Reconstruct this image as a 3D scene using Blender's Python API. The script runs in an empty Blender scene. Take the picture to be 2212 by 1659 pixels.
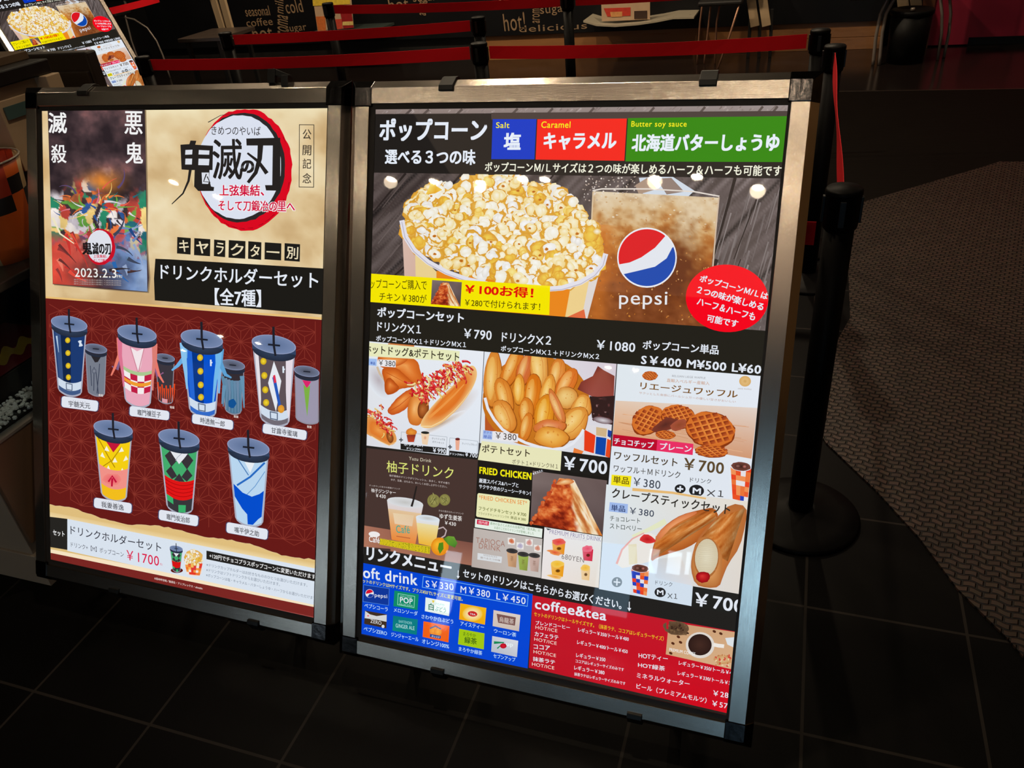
import bpy, bmesh, math, random
import numpy as np
from mathutils import Matrix, Vector

# ------------------------------------------------------------------ camera, world, exposure
SC = bpy.context.scene
COL = SC.collection
F = 1716.718
CX, CY, CAMH = 1106.0, 829.5, 1.45
RC = np.array([[0.9455662972, -0.0979362149, 0.3103431575],
               [0.3128773695, 0.5358894337, -0.7841748954],
               [-0.0895104978, 0.8385887029, 0.5373610128]])
CAM = np.array([0.0, 0.0, CAMH])
cd = bpy.data.cameras.new('camera')
cam = bpy.data.objects.new('camera', cd)
COL.objects.link(cam)
cd.sensor_fit = 'HORIZONTAL'
cd.sensor_width = 36.0
cd.lens = F / 2212.0 * 36.0
cd.clip_start = 0.02
cam.matrix_world = Matrix([[*RC[0], 0.0], [*RC[1], 0.0], [*RC[2], CAMH], [0, 0, 0, 1]])
SC.camera = cam

SC.view_settings.view_transform = 'Standard'
SC.view_settings.look = 'None'
SC.view_settings.exposure = 0.0
SC.view_settings.gamma = 1.0
SC.view_settings.use_curve_mapping = False
w = bpy.data.worlds.new('hall_air')
SC.world = w
w.use_nodes = True
w.node_tree.nodes['Background'].inputs[0].default_value = (1.0, 0.8, 0.62, 1)
w.node_tree.nodes['Background'].inputs[1].default_value = 0.006

# light strengths (the lamps themselves are built in downlight())
LENS = 260.0          # radiance of a downlight lens
SPOT_BACK = 22.0      # watt of a downlight over the queue
SPOT_NEAR = 3.0       # watt of a downlight over the camera side
WINDOW = 3.6         # radiance of the bright panes behind the viewer


def ray(x, y):
    return RC @ np.array([x - CX, -(y - CY), -F])


def gz(x, y, z=0.0):
    d = ray(x, y)
    return CAM + d * ((z - CAMH) / d[2])


def gy(x, y, Y):
    d = ray(x, y)
    return CAM + d * (Y / d[1])


def gx(x, y, X):
    d = ray(x, y)
    return CAM + d * (X / d[0])


# ------------------------------------------------------------------ materials
def lin(c):
    out = []
    for v in c[:3]:
        v = v / 255.0
        out.append(v / 12.92 if v <= 0.04045 else ((v + 0.055) / 1.055) ** 2.4)
    return tuple(out)


def nodes_of(name):
    m = bpy.data.materials.new(name)
    m.use_nodes = True
    nt = m.node_tree
    return m, nt, nt.nodes['Principled BSDF']


def pbr(name, rgb, rough=0.5, metal=0.0, spec=0.5, noise=0.0, nscale=20.0, bump=0.0, stretch=(1, 1, 1), coat=0.0):
    """plain procedural surface: colour with a little noise, roughness with a little noise, optional bump"""
    m, nt, b = nodes_of(name)
    c = lin(rgb)
    b.inputs['Base Color'].default_value = (*c, 1)
    b.inputs['Roughness'].default_value = rough
    b.inputs['Metallic'].default_value = metal
    b.inputs['Specular IOR Level'].default_value = spec
    b.inputs['Coat Weight'].default_value = coat
    if noise or bump:
        tc = nt.nodes.new('ShaderNodeTexCoord')
        mp = nt.nodes.new('ShaderNodeMapping')
        mp.inputs['Scale'].default_value = stretch
        nz = nt.nodes.new('ShaderNodeTexNoise')
        nz.inputs['Scale'].default_value = nscale
        nz.inputs['Detail'].default_value = 4
        nt.links.new(tc.outputs['Object'], mp.inputs['Vector'])
        nt.links.new(mp.outputs['Vector'], nz.inputs['Vector'])
        if noise:
            mx = nt.nodes.new('ShaderNodeMix')
            mx.data_type = 'RGBA'
            mx.inputs['A'].default_value = (*[v * (1 - noise) for v in c], 1)
            mx.inputs['B'].default_value = (*[min(1, v * (1 + noise)) for v in c], 1)
            nt.links.new(nz.outputs['Fac'], mx.inputs['Factor'])
            nt.links.new(mx.outputs['Result'], b.inputs['Base Color'])
            mr = nt.nodes.new('ShaderNodeMapRange')
            mr.inputs['To Min'].default_value = max(0.02, rough * 0.8)
            mr.inputs['To Max'].default_value = min(1, rough * 1.2)
            nt.links.new(nz.outputs['Fac'], mr.inputs['Value'])
            nt.links.new(mr.outputs['Result'], b.inputs['Roughness'])
        if bump:
            bp = nt.nodes.new('ShaderNodeBump')
            bp.inputs['Strength'].default_value = bump
            bp.inputs['Distance'].default_value = 0.002
            nt.links.new(nz.outputs['Fac'], bp.inputs['Height'])
            nt.links.new(bp.outputs['Normal'], b.inputs['Normal'])
    return m


def emit(name, rgb, strength):
    m = bpy.data.materials.new(name)
    m.use_nodes = True
    nt = m.node_tree
    nt.nodes.clear()
    o = nt.nodes.new('ShaderNodeOutputMaterial')
    e = nt.nodes.new('ShaderNodeEmission')
    e.inputs[0].default_value = (*rgb, 1)
    e.inputs[1].default_value = strength
    nt.links.new(e.outputs[0], o.inputs[0])
    return m


def make_ink():
    """the backlit print: the ink colours of the poster, lit from behind by the light box"""
    m = bpy.data.materials.new('backlit_print')
    m.use_nodes = True
    nt = m.node_tree
    nt.nodes.clear()
    o = nt.nodes.new('ShaderNodeOutputMaterial')
    e = nt.nodes.new('ShaderNodeEmission')
    a = nt.nodes.new('ShaderNodeAttribute')
    a.attribute_name = 'ink'
    nt.links.new(a.outputs['Color'], e.inputs[0])
    e.inputs[1].default_value = 1.0
    nt.links.new(e.outputs[0], o.inputs[0])
    m.cycles.emission_sampling = 'NONE'
    return m


def make_glass(name, ior=1.45, tint=(1, 1, 1)):
    m = bpy.data.materials.new(name)
    m.use_nodes = True
    nt = m.node_tree
    nt.nodes.clear()
    o = nt.nodes.new('ShaderNodeOutputMaterial')
    t = nt.nodes.new('ShaderNodeBsdfTransparent')
    t.inputs[0].default_value = (*tint, 1)
    g = nt.nodes.new('ShaderNodeBsdfGlossy')
    g.inputs['Roughness'].default_value = 0.02
    # reflectance by the angle of view, alike on both faces of the pane
    f0 = ((ior - 1) / (ior + 1)) ** 2
    lw = nt.nodes.new('ShaderNodeLayerWeight')
    lw.inputs['Blend'].default_value = 0.5
    pw = nt.nodes.new('ShaderNodeMath')
    pw.operation = 'POWER'
    pw.inputs[1].default_value = 5.0
    nt.links.new(lw.outputs['Facing'], pw.inputs[0])
    fr = nt.nodes.new('ShaderNodeMapRange')
    fr.inputs['To Min'].default_value = f0
    fr.inputs['To Max'].default_value = 1.0
    nt.links.new(pw.outputs[0], fr.inputs['Value'])
    mx = nt.nodes.new('ShaderNodeMixShader')
    nt.links.new(fr.outputs[0], mx.inputs[0])
    nt.links.new(t.outputs[0], mx.inputs[1])
    nt.links.new(g.outputs[0], mx.inputs[2])
    nt.links.new(mx.outputs[0], o.inputs[0])
    return m


def make_brushed(name, stretch):
    return pbr(name, (226, 214, 202), rough=0.20, metal=1.0, noise=0.06, nscale=1.0, bump=0.06, stretch=stretch)


def make_tiles():
    m, nt, b = nodes_of('black_floor_tiles')
    N = nt.nodes.new
    L = nt.links.new
    tc = N('ShaderNodeTexCoord')
    mp = N('ShaderNodeMapping')
    T = 0.3259
    mp.inputs['Location'].default_value = (1.0414 * 1.45 / T + 20.0, -0.4813 * 1.45 / T + 20.0, 0)
    mp.inputs['Scale'].default_value = (1 / T, 1 / T, 1)
    L(tc.outputs['Object'], mp.inputs['Vector'])
    sx = N('ShaderNodeSeparateXYZ')
    L(mp.outputs['Vector'], sx.inputs[0])

    def line(axis):
        fr = N('ShaderNodeMath'); fr.operation = 'FRACT'
        L(sx.outputs[axis], fr.inputs[0])
        a = N('ShaderNodeMath'); a.operation = 'SUBTRACT'; a.inputs[1].default_value = 0.5
        L(fr.outputs[0], a.inputs[0])
        c = N('ShaderNodeMath'); c.operation = 'ABSOLUTE'
        L(a.outputs[0], c.inputs[0])
        g = N('ShaderNodeMath'); g.operation = 'GREATER_THAN'; g.inputs[1].default_value = 0.5 - 0.0095
        L(c.outputs[0], g.inputs[0])
        return g
    mxx = N('ShaderNodeMath'); mxx.operation = 'MAXIMUM'
    L(line('X').outputs[0], mxx.inputs[0])
    L(line('Y').outputs[0], mxx.inputs[1])
    nz = N('ShaderNodeTexNoise'); nz.inputs['Scale'].default_value = 9; nz.inputs['Detail'].default_value = 6
    L(tc.outputs['Object'], nz.inputs['Vector'])
    t1 = N('ShaderNodeMix'); t1.data_type = 'RGBA'
    t1.inputs['A'].default_value = (*lin((10, 9, 9)), 1)
    t1.inputs['B'].default_value = (*lin((17, 16, 16)), 1)
    L(nz.outputs['Fac'], t1.inputs['Factor'])
    mx = N('ShaderNodeMix'); mx.data_type = 'RGBA'
    mx.inputs['B'].default_value = (*lin((46, 42, 39)), 1)
    L(t1.outputs['Result'], mx.inputs['A'])
    L(mxx.outputs[0], mx.inputs['Factor'])
    L(mx.outputs['Result'], b.inputs['Base Color'])
    b.inputs['Roughness'].default_value = 0.42
    b.inputs['Specular IOR Level'].default_value = 0.06
    bp = N('ShaderNodeBump'); bp.inputs['Strength'].default_value = 0.3; bp.inputs['Distance'].default_value = 0.001
    bp.invert = True
    L(mxx.outputs[0], bp.inputs['Height'])
    L(bp.outputs['Normal'], b.inputs['Normal'])
    return m


def make_weave():
    """woven vinyl: slanted stitches in staggered rows"""
    m, nt, b = nodes_of('woven_brown_vinyl')
    N = nt.nodes.new
    L = nt.links.new
    tc = N('ShaderNodeTexCoord')
    mp = N('ShaderNodeMapping')
    mp.inputs['Rotation'].default_value = (0, 0, math.radians(12))
    L(tc.outputs['Object'], mp.inputs['Vector'])
    # bend the rows a little so the stitches slant
    wv = N('ShaderNodeTexWave'); wv.wave_type = 'BANDS'; wv.bands_direction = 'X'
    wv.inputs['Scale'].default_value = 6.3; wv.inputs['Distortion'].default_value = 0.0
    L(mp.outputs['Vector'], wv.inputs['Vector'])
    sx = N('ShaderNodeSeparateXYZ'); L(mp.outputs['Vector'], sx.inputs[0])
    ml = N('ShaderNodeMath'); ml.operation = 'MULTIPLY'; ml.inputs[1].default_value = 0.006
    L(wv.outputs['Fac'], ml.inputs[0])
    ad = N('ShaderNodeMath'); ad.operation = 'ADD'
    L(sx.outputs['Y'], ad.inputs[0]); L(ml.outputs[0], ad.inputs[1])
    cb = N('ShaderNodeCombineXYZ')
    L(sx.outputs['X'], cb.inputs[0]); L(ad.outputs[0], cb.inputs[1])
    br = N('ShaderNodeTexBrick')
    br.offset = 0.5
    br.inputs['Scale'].default_value = 1.0
    br.inputs['Brick Width'].default_value = 0.029
    br.inputs['Row Height'].default_value = 0.0185
    br.inputs['Mortar Size'].default_value = 0.0035
    br.inputs['Mortar Smooth'].default_value = 0.75
    br.inputs['Bias'].default_value = 0.0
    br.inputs['Color1'].default_value = (*lin((78, 60, 50)), 1)
    br.inputs['Color2'].default_value = (*lin((62, 47, 38)), 1)
    br.inputs['Mortar'].default_value = (*lin((15, 11, 9)), 1)
    L(cb.outputs[0], br.inputs['Vector'])
    nz = N('ShaderNodeTexNoise'); nz.inputs['Scale'].default_value = 60
    L(tc.outputs['Object'], nz.inputs['Vector'])
    mx = N('ShaderNodeMix'); mx.data_type = 'RGBA'; mx.blend_type = 'MULTIPLY'
    mx.inputs['Factor'].default_value = 0.5
    L(br.outputs['Color'], mx.inputs['A']); L(nz.outputs['Color'], mx.inputs['B'])
    L(mx.outputs['Result'], b.inputs['Base Color'])
    b.inputs['Roughness'].default_value = 0.45
    b.inputs['Specular IOR Level'].default_value = 0.4
    inv = N('ShaderNodeMath'); inv.operation = 'SUBTRACT'; inv.inputs[0].default_value = 1.0
    L(br.outputs['Fac'], inv.inputs[1])
    bp = N('ShaderNodeBump'); bp.inputs['Strength'].default_value = 0.9; bp.inputs['Distance'].default_value = 0.006
    L(inv.outputs[0], bp.inputs['Height'])
    L(bp.outputs['Normal'], b.inputs['Normal'])
    return m


INK = make_ink()
GLASS = make_glass('clear_cover')
CASE_GLASS = make_glass('case_glass', 1.5, (0.86, 0.93, 0.97))
BRUSH_H = make_brushed('brushed_steel_along', (10, 1500, 1500))
BRUSH_V = make_brushed('brushed_steel_upright', (1500, 1500, 10))
CAP = pbr('dark_chrome_cap', (74, 71, 71), rough=0.15, metal=1.0, noise=0.45, nscale=90, bump=0.12)
BLACKPL = pbr('black_plastic', (20, 19, 18), rough=0.4, noise=0.2, nscale=60)
RUBBER = pbr('dark_gasket', (40, 34, 30), rough=0.5, noise=0.2, nscale=80)
BOX = pbr('black_cabinet', (22, 20, 19), rough=0.55, noise=0.2)
POSTM = pbr('black_post_enamel', (6, 5, 5), rough=0.5, spec=0.1, noise=0.25, nscale=30)
TAPE = pbr('red_webbing', (215, 10, 26), rough=0.75, spec=0.2, noise=0.12, nscale=240, bump=0.2, stretch=(1, 1, 6))
CHROME = pbr('chair_steel', (150, 138, 128), rough=0.35, metal=0.45, noise=0.1)
BINPL = pbr('black_bin_plastic', (9, 8, 8), rough=0.5, spec=0.12, noise=0.2, nscale=30)
CREAM = pbr('cream_wood', (186, 160, 126), rough=0.55, noise=0.12, nscale=30, stretch=(1, 1, .2))


# ------------------------------------------------------------------ mesh helpers
class MB:
    def __init__(s):
        s.v = []
        s.f = []
        s.smooth = []

    def add(s, vs, fs, sm=False):
        n = len(s.v)
        s.v += [tuple(map(float, p)) for p in vs]
        s.f += [tuple(i + n for i in f) for f in fs]
        s.smooth += [sm] * len(fs)
        return s

    def box(s, x0, x1, y0, y1, z0, z1):
        vs = [(x0, y0, z0), (x1, y0, z0), (x1, y1, z0), (x0, y1, z0), (x0, y0, z1), (x1, y0, z1), (x1, y1, z1), (x0, y1, z1)]
        return s.add(vs, [(0, 3, 2, 1), (4, 5, 6, 7), (0, 1, 5, 4), (1, 2, 6, 5), (2, 3, 7, 6), (3, 0, 4, 7)])

    def bar(s, a, b, w, h=None, up=(0, 0, 1)):
        a, b = Vector(a), Vector(b)
        h = h or w
        d = (b - a).normalized()
        u = Vector(up)
        if abs(d.dot(u)) > .95:
            u = Vector((1, 0, 0))
        x = d.cross(u).normalized()
        y = x.cross(d)
        vs = []
        for p in (a, b):
            for sx, sy in ((-1, -1), (1, -1), (1, 1), (-1, 1)):
                vs.append(p + x * (sx * w / 2) + y * (sy * h / 2))
        return s.add(vs, [(3, 2, 1, 0), (4, 5, 6, 7), (0, 1, 5, 4), (1, 2, 6, 5), (2, 3, 7, 6), (3, 0, 4, 7)])

    def tube(s, pts, r, n=12):
        pts = [Vector(p) for p in pts]
        rings = []
        px = None
        for i, p in enumerate(pts):
            d = (pts[min(i + 1, len(pts) - 1)] - pts[max(i - 1, 0)]).normalized()
            if px is None:
                u = Vector((0, 0, 1)) if abs(d.z) < .9 else Vector((1, 0, 0))
                px = d.cross(u).normalized()
            else:
                px = (px - d * px.dot(d)).normalized()
            py = d.cross(px)
            rings.append([p + (px * math.cos(2 * math.pi * k / n) + py * math.sin(2 * math.pi * k / n)) * r for k in range(n)])
        vs = [q for rg in rings for q in rg]
        fs = []
        for i in range(len(pts) - 1):
            for k in range(n):
                k2 = (k + 1) % n
                fs.append((i * n + k, i * n + k2, (i + 1) * n + k2, (i + 1) * n + k))
        s.add(vs, fs, True)
        s.add(rings[0], [tuple(range(n - 1, -1, -1))])
        s.add(rings[-1], [tuple(range(n))])
        return s

    def lathe(s, prof, n=32, c=(0, 0, 0), sm=True):
        vs = []
        for r, z in prof:
            for k in range(n):
                t = 2 * math.pi * k / n
                vs.append((c[0] + r * math.cos(t), c[1] + r * math.sin(t), c[2] + z))
        fs = []
        for i in range(len(prof) - 1):
            for k in range(n):
                k2 = (k + 1) % n
                fs.append((i * n + k, i * n + k2, (i + 1) * n + k2, (i + 1) * n + k))
        s.add(vs, fs, sm)
        if prof[0][0] > 1e-5:
            s.add(vs[:n], [tuple(range(n - 1, -1, -1))])
        if prof[-1][0] > 1e-5:
            s.add(vs[-n:], [tuple(range(n))])
        return s

    def prism(s, poly, axis, a, b):
        """extrude a 2D polygon along an axis; poly gives the two other coordinates in x,y,z order"""
        n = len(poly)

        def pt(p, t):
            q = list(p)
            q.insert(axis, t)
            return tuple(q)
        vs = [pt(p, a) for p in poly] + [pt(p, b) for p in poly]
        fs = [tuple(range(n - 1, -1, -1)), tuple(range(n, 2 * n))]
        fs += [(i, (i + 1) % n, n + (i + 1) % n, n + i) for i in range(n)]
        return s.add(vs, fs)

    def build(s, name, mat, parent=None, bevel=0.0, seg=2, fix=True):
        me = bpy.data.meshes.new(name)
        me.from_pydata(s.v, [], s.f)
        me.polygons.foreach_set('use_smooth', s.smooth)
        if fix:
            bm = bmesh.new()
            bm.from_mesh(me)
            bmesh.ops.remove_doubles(bm, verts=bm.verts, dist=1e-6)
            bmesh.ops.recalc_face_normals(bm, faces=bm.faces)
            bm.to_mesh(me)
            bm.free()
        o = bpy.data.objects.new(name, me)
        COL.objects.link(o)
        for m_ in (mat if isinstance(mat, (list, tuple)) else [mat]):
            me.materials.append(m_)
        if parent is not None:
            o.parent = parent
        if bevel:
            md = o.modifiers.new('edge', 'BEVEL')
            md.width = bevel
            md.segments = seg
            md.limit_method = 'ANGLE'
            md.angle_limit = math.radians(50)
        return o


def tag(o, label=None, cat=None, group=None, kind=None):
    if label:
        o['label'] = label
    if cat:
        o['category'] = cat
    if group:
        o['group'] = group
    if kind:
        o['kind'] = kind
    return o


def thing(name, label, cat, loc=(0, 0, 0), rz=0.0, group=None):
    o = bpy.data.objects.new(name, None)
    COL.objects.link(o)
    o.empty_display_size = 0.05
    o.location = loc
    o.rotation_euler = (0, 0, rz)
    return tag(o, label, cat, group)


def copy_tree(o, parent=None):
    c = o.copy()
    COL.objects.link(c)
    if parent is not None:
        c.parent = parent
        c.matrix_parent_inverse = o.matrix_parent_inverse.copy()
    for ch in list(o.children):
        copy_tree(ch, c)
    return c


def structure(name, mb, mat, bevel=0.0):
    return tag(mb.build(name, mat, None, bevel), kind='structure')


# ------------------------------------------------------------------ lettering: outlines of the built-in typeface
_tc = bpy.data.curves.new('lettering', 'FONT')
_tc.resolution_u = 2
_to = bpy.data.objects.new('lettering', _tc)
COL.objects.link(_to)
_cache = {}


def glyphs(s, weight=0.0):
    k = (s, weight)
    if k not in _cache:
        latin = sum(ord(ch) < 256 for ch in s) > len(s) * .6
        if latin and weight > 0:
            weight *= .6
        _tc.space_character = 1.08 if latin else 1.0
        _tc.body = s
        _tc.resolution_u = 5 if len(s) < 12 else 2
        dg = bpy.context.evaluated_depsgraph_get()
        dg.update()
        e = _to.evaluated_get(dg)
        me = e.to_mesh()
        v = np.empty(len(me.vertices) * 3)
        me.vertices.foreach_get('co', v)
        v = v.reshape(-1, 3)[:, :2]
        f = [tuple(p.vertices) for p in me.polygons]
        e.to_mesh_clear()
        if weight > 0:      # heavier strokes: the outline laid down again a hair to each side
            n = len(v)
            sh = [(weight, weight * .7), (-weight, weight * .7), (weight, -weight * .7), (-weight, -weight * .7)]
            f = [tuple(i + k * n for i in p) for k in range(4) for p in f]
            v = np.concatenate([v + np.array(q) for q in sh])
        lo, hi = v.min(0), v.max(0)
        _cache[k] = ((v - lo) / np.maximum(hi - lo, 1e-6), f, tuple(hi - lo))
    return _cache[k]


# ------------------------------------------------------------------ print: flat ink shapes on the sheet of a light box
class Print:
    def __init__(s, origin, yaw, lean, d):
        cz, sz = math.cos(yaw), math.sin(yaw)
        cl, sl = math.cos(lean), math.sin(lean)
        Rz_ = np.array([[cz, -sz, 0], [sz, cz, 0], [0, 0, 1]])
        Rx_ = np.array([[1, 0, 0], [0, cl, sl], [0, -sl, cl]])
        s.R = Rz_ @ Rx_
        s.o = np.array(origin) + s.R[:, 1] * d
        s.fr = (0.0, 0.0, 1.0)
        s.clear(0)

    def clear(s, z0):
        s.V, s.C, s.Fc = [], [], []
        s.z0 = z0
        s.grid = np.zeros((320, 240), dtype=np.int32)   # how many inks already lie on each 4 mm cell

    def frame(s, ox=0.0, oy=0.0, sc=1.0):
        s.fr = (ox, oy, sc)

    def M(s, x, y):
        ox, oy, sc = s.fr
        d = ray(ox + x / sc, oy + y / sc)
        n = s.R[:, 1]
        q = (CAM + d * ((n @ (s.o - CAM)) / (n @ d)) - s.o) @ s.R
        return np.array([q[0], q[2]])

    def raw(s, uv, faces, cols):
        n = len(s.V)
        a = np.array(uv)
        lo = np.clip(((a.min(0) + .06) / .004).astype(int), 0, (239, 319))
        hi = np.clip(((a.max(0) + .06) / .004).astype(int), 0, (239, 319)) + 1
        cell = s.grid[lo[1]:hi[1], lo[0]:hi[0]]
        k = int(cell.max()) + 1
        cell[:] = k
        z = s.z0 - k * 2e-6          # every ink lies a hair over the one below it
        s.V += [(u, z, v) for u, v in uv]
        s.C += cols
        s.Fc += [tuple(i + n for i in f) for f in faces]

    def poly(s, pts, col, cols=None):
        uv = [s.M(*p) for p in pts]
        cs = [lin(c) for c in cols] if cols else [lin(col)] * len(pts)
        s.raw(uv, [tuple(range(len(pts)))], cs)

    def grad(s, q, c0, c1, c2, c3, n=8, m=8, jit=0, rng=None):
        """quad q = TL,TR,BR,BL with four corner colours, blended"""
        q = [np.array(p, float) for p in q]
        cs = [np.array(c, float) for c in (c0, c1, c2, c3)]
        uv, cl, fs = [], [], []
        for j in range(m + 1):
            for i in range(n + 1):
                a, b = i / n, j / m
                p = (q[0] * (1 - a) + q[1] * a) * (1 - b) + (q[3] * (1 - a) + q[2] * a) * b
                c = (cs[0] * (1 - a) + cs[1] * a) * (1 - b) + (cs[3] * (1 - a) + cs[2] * a) * b
                if jit:
                    c = c + rng.uniform(-jit, jit)
                uv.append(s.M(*p))
                cl.append(lin(np.clip(c, 0, 255)))
        for j in range(m):
            for i in range(n):
                k = j * (n + 1) + i
                fs.append((k, k + 1, k + n + 2, k + n + 1))
        s.raw(uv, fs, cl)

    def field(s, q, fn, n, m):
        """quad TL,TR,BR,BL filled with fn(a,b) -> rgb array, a across and b down in 0..1"""
        q = [np.array(p, float) for p in q]
        A, B = np.meshgrid(np.linspace(0, 1, n + 1), np.linspace(0, 1, m + 1))
        C = np.clip(fn(A, B), 0, 255) / 255.0
        C = np.where(C <= 0.04045, C / 12.92, ((C + 0.055) / 1.055) ** 2.4).reshape(-1, 3)
        uv = []
        for b_, a_ in zip(B.ravel(), A.ravel()):
            p = (q[0] * (1 - a_) + q[1] * a_) * (1 - b_) + (q[3] * (1 - a_) + q[2] * a_) * b_
            uv.append(s.M(*p))
        fs = [(j * (n + 1) + i, j * (n + 1) + i + 1, (j + 1) * (n + 1) + i + 1, (j + 1) * (n + 1) + i) for j in range(m) for i in range(n)]
        s.raw(uv, fs, [tuple(c) for c in C])

    def puff(s, pts, edge, mid, top, light=(-.15, -.25), smooth=2, rings=5, jig=0, rng=None):
        """rounded shape: outline colour to middle colour to a soft light spot"""
        P = [np.array(p, float) for p in pts]
        for _ in range(smooth):
            Q = []
            for i in range(len(P)):
                u, v = P[i], P[(i + 1) % len(P)]
                Q += [u * .75 + v * .25, u * .25 + v * .75]
            P = Q
        if jig:
            P = [p + np.array([rng.uniform(-jig, jig), rng.uniform(-jig, jig)]) for p in P]
        c = sum(P) / len(P)
        ext = (np.max(P, axis=0) - np.min(P, axis=0)) / 2
        n = len(P)
        uv, cols = [], []
        for r in range(rings):
            t = r / rings
            sh = np.array(light) * ext * t * t
            k = mixc(edge, mid, min(1, t / .45)) if t < .45 else mixc(mid, top, (t - .45) / .55)
            for p in P:
                uv.append(s.M(*(c + (p - c) * (1 - t) + sh)))
                cols.append(lin(k))
        uv.append(s.M(*(c + np.array(light) * ext)))
        cols.append(lin(top))
        fs = []
        for r in range(rings - 1):
            fs += [(r * n + i, r * n + (i + 1) % n, (r + 1) * n + (i + 1) % n, (r + 1) * n + i) for i in range(n)]
        fs += [((rings - 1) * n + i, (rings - 1) * n + (i + 1) % n, rings * n) for i in range(n)]
        s.raw(uv, fs, cols)

    def ell(s, cx, cy, rx, ry, col, col2=None, rot=0.0, n=20, jag=0.0, rng=None, a0=0, a1=360, off=(0, 0)):
        col2 = col2 or col
        cr, sr = math.cos(math.radians(rot)), math.sin(math.radians(rot))
        full = a1 - a0 >= 360
        m = n if full else n + 1
        pts = [(cx + off[0] * rx, cy + off[1] * ry)]
        for k in range(m):
            t = math.radians(a0 + (a1 - a0) * k / n)
            j = 1 + (rng.uniform(-jag, jag) if jag else 0)
            x, y = rx * j * math.cos(t), ry * j * math.sin(t)
            pts.append((cx + x * cr - y * sr, cy + x * sr + y * cr))
        uv = [s.M(*p) for p in pts]
        fs = [(0, k + 1, (k + 1) % m + 1) for k in range(m if full else m - 1)]
        s.raw(uv, fs, [lin(col)] + [lin(col2)] * m)

    def stroke(s, pts, w, col, w2=None, closed=False):
        w2 = w if w2 is None else w2
        P = [np.array(p, float) for p in pts]
        if closed:
            P.append(P[0])
        n = len(P)
        L, R = [], []
        for i, p in enumerate(P):
            if closed:
                d = P[(i + 1) % (n - 1)] - P[(i - 1) % (n - 1)]
            else:
                d = P[min(i + 1, n - 1)] - P[max(i - 1, 0)]
            d = d / (np.linalg.norm(d) + 1e-9)
            q = np.array([-d[1], d[0]]) * (w + (w2 - w) * i / max(1, n - 1)) / 2
            L.append(p + q)
            R.append(p - q)
        uv = [s.M(*p) for p in L + R]
        s.raw(uv, [(i, i + 1, n + i + 1, n + i) for i in range(n - 1)], [lin(col)] * (2 * n))

    def outline(s, pts, w, col):
        k = len(pts)
        for i in range(k):
            a, b = np.array(pts[i], float), np.array(pts[(i + 1) % k], float)
            d = (b - a) / (np.linalg.norm(b - a) + 1e-9) * w / 2
            s.stroke([a - d, b + d], w, col)

    def T(s, txt, x0, y0, x1, y1, h, col, weight=0.0, shear=0.0):
        """text whose ink box stands on the line (x0,y0)-(x1,y1) and is h high"""
        a, b = s.M(x0, y0), s.M(x1, y1)
        e = b - a
        up = np.array([-e[1], e[0]])
        up /= np.linalg.norm(up)
        t = s.M(x0, y0 - h) - a
        up = up * abs(t @ up)
        v, f, _ = glyphs(txt, weight)
        uv = a + v[:, :1] * e + v[:, 1:] * up + (v[:, 1:] * shear * np.linalg.norm(up)) * e / np.linalg.norm(e)
        s.raw([tuple(p) for p in uv], f, [lin(col)] * len(v))

    def build(s, name, parent, label=None):
        me = bpy.data.meshes.new(name)
        me.from_pydata([tuple(map(float, p)) for p in s.V], [], s.Fc)
        at = me.attributes.new('ink', 'FLOAT_COLOR', 'POINT')
        at.data.foreach_set('color', np.array([(*c, 1.0) for c in s.C], dtype=np.float32).ravel())
        me.materials.append(INK)
        o = bpy.data.objects.new(name, me)
        COL.objects.link(o)
        o.parent = parent
        if label:
            o['label'] = label
        return o


def vnoise(x, y, seed):
    """smooth value noise on arrays"""
    R = np.random.RandomState(seed).rand(64, 64)
    xi, yi = np.floor(x).astype(int), np.floor(y).astype(int)
    fx, fy = x - xi, y - yi
    fx, fy = fx * fx * (3 - 2 * fx), fy * fy * (3 - 2 * fy)
    g = lambda i, j: R[i % 64, j % 64]
    return (g(xi, yi) * (1 - fx) + g(xi + 1, yi) * fx) * (1 - fy) + (g(xi, yi + 1) * (1 - fx) + g(xi + 1, yi + 1) * fx) * fy


def fbm(x, y, seed, o=4):
    t, a_, w_ = 0, .5, 0
    for k in range(o):
        t = t + a_ * vnoise(x * 2 ** k, y * 2 ** k, seed + k)
        w_ += a_
        a_ *= .55
    return t / w_


def ramp(t, stops):
    """colour ramp on an array; stops = [(pos, rgb), ...]"""
    xs = [p for p, _ in stops]
    return np.stack([np.interp(t, xs, [c[k] for _, c in stops]) for k in range(3)], axis=-1)


def inside(p, poly):
    x, y = p
    r = False
    n = len(poly)
    for i in range(n):
        x1, y1 = poly[i]
        x2, y2 = poly[(i + 1) % n]
        if (y1 > y) != (y2 > y) and x < (x2 - x1) * (y - y1) / (y2 - y1) + x1:
            r = not r
    return r


def scatter(poly, n, rng):
    xs = [p[0] for p in poly]
    ys = [p[1] for p in poly]
    out = []
    while len(out) < n:
        p = (rng.uniform(min(xs), max(xs)), rng.uniform(min(ys), max(ys)))
        if inside(p, poly):
            out.append(p)
    return out


def mixc(a, b, t):
    return tuple(a[i] + (b[i] - a[i]) * t for i in range(3))

# ------------------------------------------------------------------ the food menu sheet (right-hand light box)
ZA, ZB = 0.0130, 0.0102      # depth of the printed panels and of the labels stuck over them
WH, OFFW = (232, 238, 248), (226, 232, 240)
INKB = (40, 36, 29)


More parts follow.
